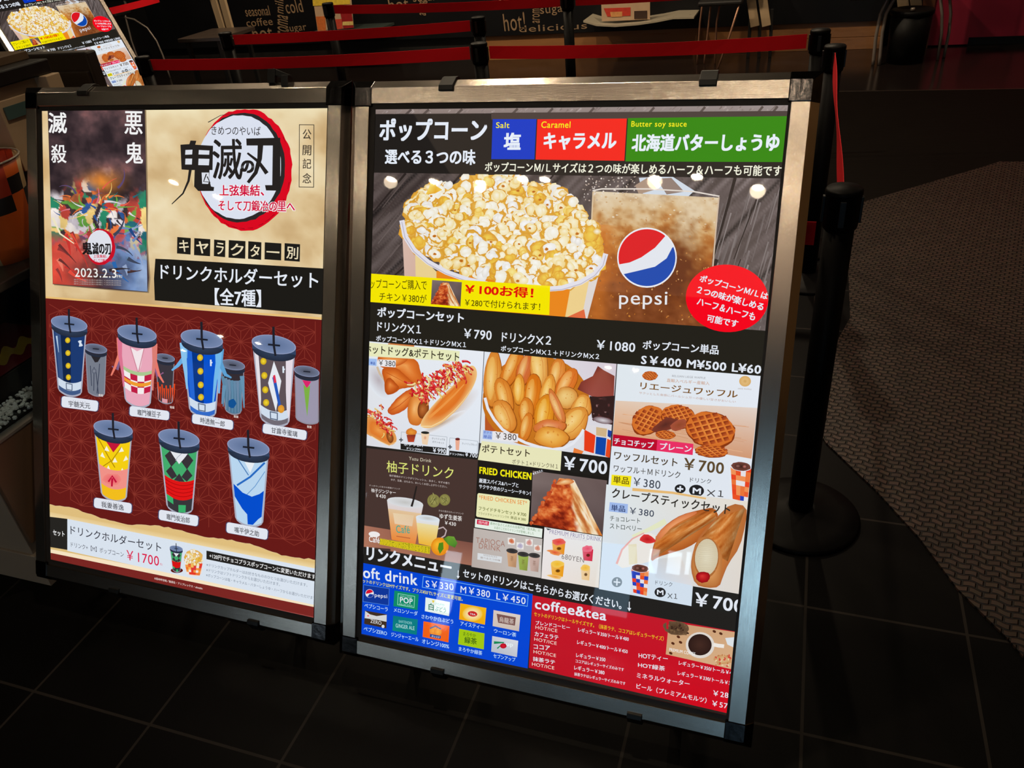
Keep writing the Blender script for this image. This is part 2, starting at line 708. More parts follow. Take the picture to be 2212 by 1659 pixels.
def popcorn(P, poly, n, seed, r0, r1, order=True):
    rng = random.Random(seed)
    pts = scatter(poly, n, rng)
    if order:
        pts.sort(key=lambda p: p[1] + rng.uniform(-25, 25))
    pal = [((253, 253, 248), (240, 228, 196)), ((252, 249, 232), (242, 214, 130)), ((250, 234, 150), (238, 184, 60)),
           ((253, 253, 252), (228, 222, 212)), ((246, 214, 90), (226, 156, 40)), ((252, 244, 212), (240, 204, 110))]
    for x, y in pts:
        r = rng.uniform(r0, r1)
        a, b = pal[rng.choice([0, 0, 0, 1, 1, 1, 2, 3, 3, 4, 5])]
        P.ell(x, y + r * .12, r * 1.12, r, (240, 196, 92), (222, 158, 48), n=9, jag=.18, rng=rng)
        for k in range(rng.randint(3, 5)):
            t = rng.uniform(0, 6.28)
            q = rng.uniform(.1, .55) * r
            P.ell(x + q * math.cos(t), y + q * math.sin(t), r * rng.uniform(.55, .85), r * rng.uniform(.5, .75), a, mixc(a, b, rng.uniform(.4, .9)),
                  n=9, jag=.16, rng=rng, rot=rng.uniform(0, 180), off=(rng.uniform(-.3, .3), -.3))
        if rng.random() < .2:
            P.ell(x + rng.uniform(-.4, .4) * r, y + rng.uniform(-.3, .4) * r, r * .28, r * .2, (170, 84, 24), (220, 140, 40), n=7, jag=.2, rng=rng)


def wood(P, quad, base, dx, dy, n, seed, gap=None):
    """planks with streaks; (dx,dy) is the run of the grain in the crop"""
    rng = random.Random(seed)
    xs = [p[0] for p in quad]
    ys = [p[1] for p in quad]
    for k in range(n):
        x, y = scatter(quad, 1, rng)[0]
        t = rng.uniform(.25, 1.0)
        j = rng.uniform(-24, 26)
        c = tuple(max(0, min(255, v + j)) for v in base)
        # keep the streak inside the sheet area
        a = (x, y)
        b = (x + dx * t, y + dy * t)
        for _ in range(12):
            if inside(b, quad):
                break
            b = ((a[0] + b[0]) / 2, (a[1] + b[1]) / 2)
        else:
            continue
        P.stroke([a, b], rng.uniform(1.5, 5), c, rng.uniform(.5, 2))


def checks(P, tl, tr, br, bl, nx, ny, cols, seed):
    rng = random.Random(seed)
    q = [np.array(p, float) for p in (tl, tr, br, bl)]

    def at(a, b):
        return (q[0] * (1 - a) + q[1] * a) * (1 - b) + (q[3] * (1 - a) + q[2] * a) * b
    for j in range(ny):
        for i in range(nx):
            P.poly([at(i / nx, j / ny), at((i + 1) / nx, j / ny), at((i + 1) / nx, (j + 1) / ny), at(i / nx, (j + 1) / ny)], rng.choice(cols))


def soda_cup(P, tl, tr, br, bl, seed, dark=(66, 36, 30)):
    OR = [(240, 84, 40), (238, 70, 36), (245, 150, 90), (236, 232, 236), (240, 96, 50), (44, 70, 190), (240, 120, 60)]
    checks(P, tl, tr, br, bl, 4, 7, OR, seed)
    cx, cy = (tl[0] + tr[0]) / 2, (tl[1] + tr[1]) / 2
    rx = abs(tr[0] - tl[0]) / 2
    P.ell(cx, cy, rx * 1.04, rx * .5, WH, rot=6)
    P.ell(cx, cy + rx * .04, rx * .93, rx * .42, dark, (120, 70, 60), rot=6, jag=.05, rng=random.Random(seed))
    P.ell(cx - rx * .3, cy, rx * .3, rx * .2, (150, 100, 92), dark, n=7)
    P.ell(cx + rx * .35, cy + rx * .05, rx * .25, rx * .2, (200, 120, 110), dark, n=7)


def waffle(P, cx, cy, rx, ry, rot, seed, cell, frac=(0, 360)):
    rng = random.Random(seed)
    P.ell(cx, cy + ry * .06, rx, ry, (160, 70, 24), (140, 56, 18), rot=rot, n=30, jag=.045, rng=rng, a0=frac[0], a1=frac[1])
    P.ell(cx, cy, rx * .97, ry * .95, (238, 146, 66), (216, 112, 40), rot=rot, n=30, jag=.04, rng=rng, a0=frac[0], a1=frac[1])
    cr, sr = math.cos(math.radians(rot - 30)), math.sin(math.radians(rot - 30))
    n = int(rx / cell) + 2
    for i in range(-n, n + 1):
        for j in range(-n, n + 1):
            a, b = (i + .5) * cell, (j + .5) * cell
            x = a * cr - b * sr
            y = (a * sr + b * cr) * ry / rx
            t = math.degrees(math.atan2(y / ry, x / rx)) % 360
            if (x / rx) ** 2 + (y / ry) ** 2 < .78 and frac[0] <= t <= frac[1]:
                q = []
                for u, v in ((-1, -1), (1, -1), (1, 1), (-1, 1)):
                    uu, vv = a + u * cell * .36, b + v * cell * .36
                    q.append((cx + uu * cr - vv * sr, cy + (uu * sr + vv * cr) * ry / rx))
                P.poly(q, None, [(118, 36, 18), (150, 50, 22), (206, 100, 44), (176, 72, 30)])


def potato(P, cx, cy, rx, ry, rot, c, seed):
    rng = random.Random(seed)
    cr, sr = math.cos(math.radians(rot)), math.sin(math.radians(rot))

    def at(x, y):
        x, y = x * rx, y * ry
        return (cx + x * cr - y * sr, cy + x * sr + y * cr)
    j = lambda: rng.uniform(-.12, .12)
    o = [(-.35 + j(), -1.02), (.25 + j(), -1.0), (.8 + j(), -.62 + j()), (1.0 + j(), 0 + j()), (.86 + j(), .6 + j()), (.35 + j(), 1.0), (-.3 + j(), 1.02), (-.85 + j(), .6 + j()), (-1.0 + j(), 0 + j()), (-.8 + j(), -.6 + j())]
    dk = mixc(c, (150, 66, 8), .6)
    P.puff([at(x * 1.05 + .03, y * 1.05 + .03) for x, y in o], mixc(dk, (110, 50, 6), .4), dk, dk, smooth=1, rings=2)
    P.puff([at(x, y) for x, y in o], mixc(c, (206, 104, 20), .55), c, mixc(c, (255, 228, 160), .5), (-.2, -.2), smooth=2, rings=5, jig=rx * .02, rng=rng)
    if rx < ry:      # the pale cut face of a wedge
        P.puff([at(-.75 + j(), -.55), at(-.1, -.9), at(.25 + j(), -.2), at(.15, .55), at(-.2, .88), at(-.7, .4)], mixc(c, (240, 190, 100), .4), mixc(c, (250, 214, 130), .6), mixc(c, (255, 232, 170), .75), (0, 0), smooth=2, rings=3)
        P.stroke([at(.25, -.8), at(.42, -.2), at(.34, .4), at(.05, .9)], rx * .07, mixc(c, (196, 96, 20), .6), rx * .03)
    for _ in range(7):
        P.ell(*at(rng.uniform(-.7, .8), rng.uniform(-.8, .8)), rx * rng.uniform(.04, .1), rx * rng.uniform(.03, .07), mixc(c, (196, 96, 24), .6), mixc(c, (220, 130, 50), .3), rot=rng.uniform(0, 180), n=6, jag=.3, rng=rng)


def sauce(P, ax, ay, bx, by, w, n, seed):
    rng = random.Random(seed)
    L = math.hypot(bx - ax, by - ay)
    dx, dy = (bx - ax) / L, (by - ay) / L
    for k in range(n):
        t = k / n * L
        s_ = rng.gauss(0, .24) * w
        x, y = ax + dx * t - dy * s_, ay + dy * t + dx * s_
        c = rng.choice([(222, 30, 40), (228, 48, 44), (200, 22, 34), (240, 206, 110), (244, 220, 150), (236, 150, 70), (236, 70, 60), (214, 40, 40)])
        m = [(x - rng.uniform(.05, .2) * w, y + rng.uniform(-.1, .1) * w)]
        an = rng.uniform(-.9, .9) + (math.pi if rng.random() < .2 else 0)
        for q in range(5):
            an += rng.uniform(.0, .55)
            m.append((m[-1][0] + math.cos(an) * w * .085, m[-1][1] + math.sin(an) * w * .085))
        P.stroke([(p[0] + w * .015, p[1] + w * .02) for p in m], w * .105, mixc(c, (110, 10, 10), .5), w * .07)
        P.stroke(m, w * .09, c, w * .06)
        P.stroke([(p[0] - w * .012, p[1] - w * .012) for p in m[1:4]], w * .022, mixc(c, (255, 240, 220), .6), w * .01)


def drink_glass(P, tl, tr, br, bl, c0, c1, rim=(226, 230, 236)):
    P.grad([tl, tr, br, bl], rim, rim, c1, c1, 4, 1)
    a = [(tl[0] + (bl[0] - tl[0]) * .22, tl[1] + (bl[1] - tl[1]) * .22), (tr[0] + (br[0] - tr[0]) * .22, tr[1] + (br[1] - tr[1]) * .22)]
    P.grad([a[0], a[1], br, bl], c0, c0, c1, c1, 4, 4)
    P.ell((tl[0] + tr[0]) / 2, (tl[1] + tr[1]) / 2, abs(tr[0] - tl[0]) / 2, abs(tr[0] - tl[0]) * .13, (200, 200, 198), rim, rot=math.degrees(math.atan2(tr[1] - tl[1], tr[0] - tl[0])))


def chicken(P, quad, seed):
    """crisp fried chicken cut open, in a quad TL,TR,BR,BL"""
    rng = random.Random(seed)
    q = [np.array(p, float) for p in quad]

    def at(a, b):
        return tuple((q[0] * (1 - a) + q[1] * a) * (1 - b) + (q[3] * (1 - a) + q[2] * a) * b)
    P.grad(quad, (128, 112, 108), (112, 94, 92), (88, 74, 74), (96, 80, 80), 5, 5, 7, rng)
    body = [(0, 1), (.02, .86), (.1, .6), (.22, .32), (.3, .16), (.45, .07), (.58, .08), (.68, .2), (.8, .45), (.92, .62), (.98, .86), (.97, 1)]
    W = np.linalg.norm(q[1] - q[0])

    def crust(a, b):
        lx = .36 * (1 - b) ** 1.0 + .0
        rx_ = .56 + .44 * b ** .9
        a2 = a * (rx_ - lx) + lx
        n1 = fbm(a2 * 9, b * 9, seed, 4)
        n2 = fbm(a2 * 22, b * 22, seed + 9, 3)
        v = ramp(n1 * .6 + n2 * .4 + .25 * (.5 - b), [(.25, (120, 32, 16)), (.42, (178, 62, 28)), (.55, (214, 98, 44)), (.7, (238, 150, 84)), (.85, (250, 196, 140))])
        fib = fbm((a2 - b * .42) * 26, b * 3, seed + 4, 3)
        m_ = ramp(fib, [(.3, (196, 112, 56)), (.45, (232, 180, 120)), (.6, (248, 226, 190)), (.8, (252, 240, 222))])
        edge = .50 + .10 * b + (n1 - .5) * .12
        w_ = np.clip((a2 - edge) * 18, 0, 1)[..., None]
        w2 = np.clip((a2 - (.66 + .30 * b ** .9)) * 22, 0, 1)[..., None] * np.clip((b - .5) * 8, 0, 1)[..., None]
        v = v * (1 - w_) + m_ * w_
        return v * (1 - w2) + np.array([238, 132, 40]) * w2
    P.field([at(.36, .07), at(.56, .07), at(.99, 1), at(0, 1)], crust, 44, 44)
    P.puff([at(.3, .2), at(.4, .08), at(.5, .05), at(.58, .1), at(.5, .16), at(.38, .2)], (214, 120, 60), (236, 170, 110), (250, 220, 170))
    for k in range(26):
        y = rng.uniform(.12, .98)
        x = .36 * (1 - y) + rng.uniform(-.012, .02)
        c = rng.choice([(224, 112, 60), (190, 66, 36), (236, 140, 80), (206, 84, 40)])
        P.ell(*at(max(.01, x), y), W * rng.uniform(.016, .032), W * rng.uniform(.014, .03), c, mixc(c, (190, 76, 36), .6), n=8, jag=.25, rng=rng)


def menu_sheet(sign):
    P = Print(SIGN_R, 0.0, LEAN_R, 0.012)
    # ---- the sheet itself
    P.clear(0.0140)
    P.frame()
    P.poly([(786, 224), (1722, 214), (1580, 1570), (762, 1400)], (40, 36, 32))
    sheet = P.build('poster', sign)
    # ---- wooden board picture
    P.clear(ZA)
    bd = [(803, 232), (1712, 224), (1660, 730), (792, 660)]
    def board(a, b):
        s_ = a * 15 + b * 7                      # across the planks
        t_ = a * 2 - b * 3
        g = fbm(s_ * 5, t_ * 1.2, 3, 4)
        v = ramp(g * .8 + .2 * a, [(.2, (58, 48, 46)), (.42, (86, 75, 72)), (.6, (104, 92, 90)), (.85, (142, 130, 128))])
        k = np.abs((s_ * .38) % 1.0 - .5)
        return v * np.clip(.35 + k * 14, 0, 1)[..., None]
    P.field(bd, board, 190, 100)
    P.grad([(803, 233), (1712, 224), (1710, 241), (803, 246)], (150, 134, 128), (160, 148, 146), (150, 138, 136), (138, 122, 116), 6, 1)
    wood(P, [(801, 372), (1080, 380), (1080, 660), (793, 655)], (92, 80, 77), -120, 150, 60, 3)
    wood(P, [(1540, 378), (1695, 382), (1662, 722), (1500, 700)], (124, 114, 112), -38, 130, 70, 5)
    wood(P, [(806, 234), (1708, 226), (1706, 240), (806, 246)], (150, 136, 132), -14, 12, 160, 8)
    for a, b, w in (((876, 374), (806, 458), 5), ((892, 560), (800, 640), 4), ((998, 374), (925, 455), 5), ((1195, 378), (1160, 420), 4), ((1588, 384), (1540, 560), 7),
                    ((1634, 430), (1585, 560), 3), ((1548, 560), (1520, 640), 8), ((1600, 560), (1570, 640), 2)):
        P.stroke([a, b], w, (46, 38, 36), w * .6)
    for x in (880, 918, 990, 1110, 1186, 1275, 1405, 1515, 1640, 1672):
        P.stroke([(x + 8, 229 + (1700 - x) * .009), (x - 4, 244 + (1700 - x) * .004)], 5, (92, 80, 76))
    P.build('board_picture', sheet)
    # ---- headline band
    P.clear(0.0104)
    P.poly([(803, 247), (1712, 241), (1696, 386), (800, 373)], (36, 32, 29))
    P.poly([(1062, 244), (1712, 240), (1708, 255), (1062, 259)], (74, 62, 58))
    P.frame(740, 140, 3.95)
    P.T('ポップコーン', 315, 652, 1230, 655, 192, (234, 241, 252), .035)
    P.T('選べる３つの味', 363, 848, 1135, 856, 128, (234, 241, 252), .03)
    P.frame()
    P.T('ポップコーンＭ/Ｌサイズは２つの味が楽しめるハーフ＆ハーフも可能です', 1047.6, 371, 1688, 381, 21, (248, 247, 226), .018)
    P.build('headline_band', sheet)
    for nm, q, c, en, jp in (
            ('salt_tile', [(1065, 257.7), (1159.5, 257.7), (1155, 344.5), (1062, 344)], (10, 58, 200), ('Salt', 1072, 277, 1101, 277, 12.6), ('塩', 1088, 324, 1125, 324, 37)),
            ('caramel_tile', [(1161.5, 258), (1354.5, 256.5), (1349, 347.6), (1157.7, 345)], (250, 36, 24), ('Caramel', 1169.6, 276.7, 1232.4, 276.7, 14), ('キャラメル', 1174, 324, 1331, 323.7, 37)),
            ('butter_soy_tile', [(1357, 255.5), (1704, 251.2), (1694, 350.4), (1351.4, 349)], (50, 138, 4), ('Butter soy sauce', 1363.5, 278, 1483, 278, 16), ('北海道バターしょうゆ', 1364, 327.3, 1682, 327, 37))):
        P.clear(ZB)
        P.poly(q, c)
        P.T(*en, (252, 240, 24), .018)
        P.T(*jp, (238, 246, 255), .04)
        P.build(nm, sheet)
    # ---- cola picture
    P.clear(0.0124)
    rng = random.Random(11)
    P.poly([(1380, 384), (1452, 381), (1500, 412), (1470, 440), (1390, 425)], (214, 224, 236))
    P.poly([(1418, 386), (1450, 384), (1478, 414), (1440, 420)], (150, 130, 120))
    P.poly([(1372, 400), (1398, 384), (1420, 408), (1380, 420)], (176, 150, 130))
    def cola(a, b):
        n1 = fbm(a * 5, b * 5, 12, 5)
        n2 = fbm(a * 16, b * 22, 31, 3)
        dark = np.exp(-((a - .68) ** 2) / .06 - ((b - .56) ** 2) / .05) * .9 + np.exp(-((a - .5) ** 2) / .2 - ((b - .8) ** 2) / .12) * .35
        lev = b * 1.05 + (n1 - .5) * .55 + (n2 - .5) * .35
        v = ramp(lev, [(-.1, (232, 214, 184)), (.12, (222, 194, 152)), (.28, (212, 166, 108)), (.42, (196, 122, 52)), (.6, (176, 96, 36)), (.85, (158, 92, 50)), (1.1, (140, 78, 40))])
        w_ = np.clip(dark + (n2 - .5) * .5, 0, .85)[..., None]
        w2 = np.clip(np.exp(-((a - .08) ** 2) / .01) * .6 * (b > .25), 0, 1)[..., None]
        v = v * (1 - w_) + np.array([92, 42, 18]) * w_
        return v * (1 - w2) + np.array([214, 120, 40]) * w2
    P.field([(1282, 413), (1552, 427), (1524, 708), (1268, 690)], cola, 80, 84)
    gl = [(1283, 470), (1545, 480), (1522, 704), (1272, 686)]
    for x, y in scatter(gl, 170, rng):
        t = (y - 470) / 230
        c = rng.choice([(226, 150, 60), (150, 84, 36), (196, 116, 44), (104, 52, 24), (214, 140, 70), (240, 190, 120)])
        c = mixc((214, 176, 128), c, min(1, .25 + t))
        P.ell(x, y, rng.uniform(1, 3.4), rng.uniform(.8, 2), c, mixc(c, (160, 92, 44), .5), n=6, jag=.3, rng=rng, rot=rng.uniform(0, 180))
    for x, y in scatter([(1284, 416), (1550, 430), (1546, 486), (1281, 470)], 60, rng):
        P.ell(x, y, rng.uniform(1, 3), rng.uniform(.8, 2), rng.choice([(232, 214, 186), (206, 166, 116), (222, 190, 146)]), n=6, jag=.3, rng=rng)
    for x, y in scatter([(1250, 375), (1380, 376), (1370, 412), (1262, 440)], 90, rng):
        P.ell(x, y, rng.uniform(.8, 2.4), rng.uniform(.8, 2), rng.choice([(230, 220, 210), (190, 170, 156)]), n=5)
    P.stroke([(1280, 412), (1300, 408), (1400, 408), (1500, 414), (1554, 424)], 3, (232, 222, 212))
    P.stroke([(1281, 414), (1277, 500), (1272, 600), (1267, 690)], 3, (222, 196, 160))
    P.stroke([(1553, 426), (1546, 500), (1538, 600), (1526, 700)], 3, (214, 190, 166))
    # globe emblem and word
    cx, cy, r = 1397.5, 556.5, 61.5
    P.ell(cx, cy, r + 3, r + 3.5, (240, 242, 248), n=40)
    P.ell(cx, cy, r, r, (232, 236, 244), n=40)
    top = [(cx + r * math.cos(math.radians(t)), cy + r * math.sin(math.radians(t))) for t in range(163, 312, 6)]
    P.poly([(1338, 571), *top, (1437, 510), (1415, 535), (1385, 556), (1360, 567)], (226, 24, 34))
    lo = [(cx + r * math.cos(math.radians(t)), cy + r * math.sin(math.radians(t))) for t in range(-22, 150, 6)]
    P.poly([*lo, (1348, 592), (1378, 585), (1415, 576), (1440, 558), (1452, 535)], (16, 74, 178))
    P.T('pepsi', 1337, 667, 1441, 668, 37, (238, 238, 240), .006)
    P.build('cola_picture', sheet)
    # ---- popcorn picture
    P.clear(0.0114)
    P.grad([(868, 478), (905, 520), (905, 690), (876, 640)], (226, 196, 180), (220, 184, 168), (214, 176, 160), (214, 178, 164), 2, 4)
    P.poly([(897, 540), (946, 590), (946, 690), (900, 690)], (240, 214, 150))
    P.poly([(943, 585), (1190, 620), (1190, 690), (943, 690)], (238, 138, 30))
    P.poly([(1185, 618), (1236, 612), (1222, 690), (1185, 690)], (240, 140, 34))
    P.poly([(1234, 612), (1276, 598), (1258, 688), (1220, 690)], (244, 214, 146))
    P.poly([(1274, 600), (1300, 570), (1268, 692), (1256, 690)], (228, 220, 216))
    P.poly([(1214, 690), (1262, 668), (1266, 690)], (232, 110, 66))
    heap = [(872, 486), (882, 448), (902, 418), (925, 404), (935, 392), (945, 402), (968, 404), (990, 394), (1003, 379), (1060, 378), (1120, 379), (1150, 398), (1178, 402),
            (1212, 416), (1240, 440), (1262, 462), (1285, 490), (1300, 520), (1306, 552), (1296, 580), (1268, 598), (1225, 612), (1170, 618), (1110, 614), (1040, 600), (970, 576), (915, 545), (886, 515)]
    P.poly(heap, (232, 178, 70))
    popcorn(P, heap, 640, 21, 10, 17)
    rim = [(869, 476), (876, 510), (895, 540), (925, 566), (965, 588), (1010, 604), (1060, 615), (1110, 622), (1165, 626), (1215, 622), (1255, 610), (1285, 592), (1303, 570), (1309, 548)]
    P.stroke(rim, 11, (232, 230, 240))
    P.stroke([(x, y + 3.5) for x, y in rim], 2, (196, 190, 204))
    for t in ((925, 404), (936, 394), (1215, 418), (1262, 466), (1290, 500)):
        P.ell(*t, 9, 7, (253, 250, 235), (236, 196, 90), n=8, jag=.2, rng=rng)
    P.poly([(936, 386), (943, 402), (956, 410), (940, 418), (920, 420), (926, 408)], None, [(250, 236, 140), (240, 190, 60), (250, 210, 90), (236, 170, 40), (246, 200, 70), (250, 222, 110)])
    P.build('popcorn_picture', sheet)
    # ---- price band for the popcorn sets
    P.clear(0.0102)
    P.poly([(790, 651), (1250, 686.5), (1664, 715), (1655, 813), (1240, 778), (1045, 759), (786, 736)], (38, 35, 28))
    P.frame(740, 540, 4.096)
    P.T('ポップコーンセット', 310, 592, 1075, 648, 90, WH, .03)
    P.T('ドリンク✕１', 310, 716, 695, 746, 84, WH, .02)
    P.T('￥790', 1075, 778, 1320, 797, 84, WH, .025)
    P.T('ポップコーンＭ✕１＋ドリンクＭ✕１', 300, 806, 1095, 864, 52, WH, .02)
    P.T('ドリンク✕２', 1410, 812, 1845, 846, 88, WH, .02)
    P.frame(1240, 540, 4.424)
    P.T('ポップコーンＭ✕１＋ドリンクＭ✕２', -698, 968, 240, 1046, 56, WH, .02)
    P.T('￥1080', 215, 948, 583, 976, 90, WH, .025)
    P.T('ポップコーン単品', 655, 948, 1380, 1000, 88, WH, .022)
    P.T('S￥400 M¥500 L¥60', 640, 1088, 1785, 1186, 84, WH, .04)
    P.build('price_band', sheet)
    # ---- stuck-on labels
    P.clear(0.0095)
    P.frame(740, 540, 4.096)
    P.poly([(215, 206), (1840, 318), (1832, 575), (212, 457)], (252, 236, 4))
    P.T('ップコーンご購入で', 250, 340, 750, 354, 84, (84, 74, 10), .005)
    P.T('チキン￥380が', 330, 446, 748, 470, 74, (84, 74, 10), .005)
    P.T('￥100お得！', 1085, 388, 1690, 428, 92, (230, 22, 12), .03)
    P.T('￥280で付けられます！', 1085, 496, 1750, 538, 68, (84, 74, 10), .008)
    chicken(P, [(797, 265), (1060, 285), (1047, 500), (785, 478)], 2)
    P.build('discount_label', sheet)
    P.clear(0.0095)
    P.frame(1240, 540, 4.424)
    P.ell(1463, 462, 394, 322, (252, 8, 30), rot=4, n=48)
    P.T('ポップコーンＭ/Ｌは', 1195, 302, 1842, 478, 74, WH, .028)
    P.T('２つの味が楽しめる', 1170, 412, 1800, 582, 78, WH, .028)
    P.T('ハーフ＆ハーフも', 1170, 522, 1722, 676, 76, WH, .028)
    P.T('可能です', 1265, 684, 1560, 742, 74, WH, .028)
    P.build('round_label', sheet)
    # ---- hot dog panel
    P.clear(ZA)
    P.frame(740, 720, 5.531)
    rng = random.Random(31)
    P.grad([(290, 88), (1690, 214), (1612, 1502), (270, 1340)], (234, 240, 246), (238, 242, 250), (230, 238, 248), (226, 226, 232), 3, 3)
    P.ell(430, 560, 130, 260, (190, 180, 186), (232, 238, 246), rot=-30)
    P.ell(1290, 930, 420, 130, (206, 180, 160), (234, 238, 246), rot=-38)
    P.stroke([(410, 400), (440, 480), (500, 560)], 26, (214, 190, 160))
    P.poly([(540, 120), (700, 112), (860, 130), (850, 165), (540, 150)], (206, 120, 60))
    P.puff([(400, 250), (620, 262), (885, 296), (925, 440), (970, 585), (900, 625), (820, 580), (700, 480), (600, 430), (440, 420)], (206, 98, 30), (228, 122, 48), (244, 164, 88), (.1, -.3), jig=3, rng=rng)
    P.puff([(430, 250), (700, 280), (800, 300), (700, 380), (600, 400), (450, 420), (420, 330)], (200, 90, 30), (234, 140, 64), (246, 176, 100), (0, -.2))
    P.puff([(455, 425), (560, 405), (650, 410), (730, 490), (850, 590), (885, 632), (760, 655), (690, 660), (640, 705), (540, 745), (500, 700), (500, 580)], (196, 86, 24), (226, 118, 42), (244, 162, 84), (-.3, -.4), jig=3, rng=rng)
    P.puff([(505, 560), (560, 520), (640, 600), (680, 650), (630, 700), (545, 740), (505, 700)], (180, 76, 20), (210, 98, 34), (236, 146, 70), (-.2, -.3), jig=3, rng=rng)
    P.stroke([(520, 470), (640, 530), (760, 600)], 7, (190, 84, 26), 3)
    P.puff([(528, 925), (560, 880), (620, 800), (700, 725), (790, 670), (850, 665), (885, 720), (840, 800), (760, 905), (680, 950), (600, 980), (550, 965)], (198, 84, 30), (228, 122, 48), (246, 166, 90), (.1, -.3), jig=3, rng=rng)
    P.stroke([(560, 930), (680, 860), (820, 740)], 12, (200, 90, 34), 5)
    # large hot dog
    P.ell(1180, 1080, 330, 46, (196, 168, 140), (236, 238, 244), rot=-28)
    P.puff([(790, 1080), (766, 950), (790, 800), (840, 690), (960, 630), (1040, 700), (990, 900), (940, 1090), (870, 1110)], (206, 110, 40), (234, 146, 66), (248, 190, 120), (-.3, .1), jig=2, rng=rng)
    P.puff([(930, 800), (1030, 830), (1030, 950), (960, 1030), (900, 1000), (890, 890)], (120, 58, 20), (166, 88, 36), (196, 116, 56), (-.1, -.1))
    bun = [(918, 1098), (970, 990), (1060, 880), (1160, 770), (1300, 640), (1420, 520), (1490, 410), (1555, 375), (1605, 440), (1602, 540), (1540, 680), (1440, 830), (1330, 950), (1190, 1070), (1060, 1136), (960, 1134)]
    P.puff(bun, (244, 200, 134), (228, 116, 36), (238, 140, 54), (-.04, -.06), rings=7)
    P.stroke([(1030, 1010), (1180, 880), (1330, 740), (1450, 610)], 34, (242, 154, 72), 14)
    P.stroke([(930, 1112), (1060, 1112), (1190, 1046), (1330, 926), (1440, 806), (1530, 676)], 12, (252, 224, 170), 5)
    sauce(P, 900, 740, 1440, 380, 190, 46, 44)
    sauce(P, 880, 690, 1480, 340, 250, 70, 41)
    sauce(P, 930, 790, 1520, 420, 170, 60, 42)
    # small hot dog
    P.puff([(262, 1190), (262, 1010), (330, 985), (420, 1050), (560, 1120), (632, 1200), (650, 1300), (560, 1352), (450, 1300), (340, 1235)], (230, 164, 92), (228, 122, 42), (242, 162, 80), (-.1, -.1))
    P.puff([(520, 1180), (570, 1180), (610, 1240), (600, 1300), (560, 1320), (520, 1250)], (120, 60, 24), (160, 92, 40), (190, 120, 60))
    P.stroke([(340, 1230), (450, 1296), (555, 1344), (640, 1296)], 10, (252, 226, 176), 5)
    sauce(P, 310, 900, 600, 1160, 170, 60, 43)
    P.poly([(270, 106), (1398, 214), (1388, 338), (270, 272)], (238, 240, 194))
    P.T('ホットドッグ&ポテトセット', 262, 234, 1390, 338, 106, (58, 52, 36), .016)
    P.poly([(425, 312), (635, 322), (632, 408), (424, 392)], (240, 240, 244))
    P.T('￥380', 430, 382, 628, 398, 66, (66, 60, 58), .008)
    P.poly([(270, 300), (408, 306), (402, 392), (266, 376)], (164, 196, 246))
    P.T('単品', 330, 372, 388, 376, 34, (40, 70, 170), .02)
    for q in ([(700, 1180), (1245, 1240), (1238, 1372), (690, 1325)], [(1280, 1250), (1612, 1290), (1606, 1440), (1270, 1405)]):
        P.outline(q, 4, (150, 160, 170))
    P.poly([(690, 1318), (1240, 1376), (1234, 1446), (690, 1388)], (34, 32, 30))
    P.poly([(1272, 1402), (1618, 1440), (1614, 1504), (1268, 1470)], (34, 32, 30))
    P.T('ポテトS×1', 730, 1342, 955, 1362, 30, WH, .02)
    P.T('ドリンクM×1', 765, 1390, 950, 1408, 30, WH, .02)
    P.T('￥990', 1075, 1424, 1230, 1440, 58, WH, .03)
    P.T('ドリンクM×1', 1280, 1452, 1445, 1470, 28, WH, .02)
    P.T('￥700', 1460, 1472, 1608, 1490, 56, WH, .03)
    P.T('ホットドッグ＆', 1065, 1268, 1220, 1284, 26, (70, 74, 80))
    P.T('ポテトセット', 1070, 1310, 1210, 1326, 26, (70, 74, 80))
    P.T('ホットドッグセット', 1425, 1330, 1605, 1350, 28, (90, 94, 100))
    P.poly([(748, 1165), (888, 1160), (862, 1310), (770, 1300)], (214, 222, 232))
    P.ell(818, 1180, 66, 44, (240, 160, 60), (214, 120, 44), jag=.15, rng=rng, n=12)
    P.poly([(762, 1215), (872, 1212), (850, 1300), (780, 1300)], None, [(150, 60, 40), (120, 50, 40), (200, 70, 40), (190, 70, 40)])
    P.poly([(935, 1190), (1035, 1200), (1012, 1335), (950, 1325)], (244, 214, 180))
    P.ell(984, 1188, 50, 16, (40, 44, 40), (30, 32, 30), rot=4)
    P.ell(984, 1250, 22, 30, (226, 150, 110), (244, 214, 180))
    P.poly([(1345, 1262), (1400, 1268), (1388, 1400), (1350, 1394)], (240, 176, 150))
    P.ell(1372, 1265, 28, 16, (120, 44, 40), (100, 36, 36))
    for cx_, cy_ in ((696, 1274), (1282, 1358)):
        P.stroke([(cx_ - 24, cy_ - 2), (cx_ + 24, cy_ + 2)], 14, (80, 84, 92))
        P.stroke([(cx_, cy_ - 24), (cx_, cy_ + 24)], 14, (80, 84, 92))
    P.build('hot_dog_panel', sheet)
    # ---- potato panel
    P.clear(ZA)
    P.frame(1020, 740, 5.531)
    P.grad([(140, 108), (1728, 250), (1642, 1385), (75, 1200)], (232, 238, 246), (220, 208, 218), (226, 226, 232), (226, 232, 240), 3, 3)
    P.stroke([(140, 108), (75, 1400)], 8, (90, 90, 96))
    P.stroke([(1728, 250), (1640, 1390)], 8, (60, 56, 60))
    P.poly([(150, 820), (240, 940), (300, 1060), (150, 1060)], (190, 90, 40))
    P.ell(760, 700, 640, 540, (214, 130, 40), (200, 116, 30), n=40)
    P.poly([(1255, 560), (1300, 470), (1440, 400), (1500, 280), (1570, 330), (1700, 400), (1690, 640), (1500, 660), (1420, 640)], None,
           [(120, 50, 40), (136, 60, 48), (150, 70, 54), (110, 40, 36), (150, 76, 60), (130, 60, 48), (150, 70, 60), (104, 44, 36), (160, 80, 70)])
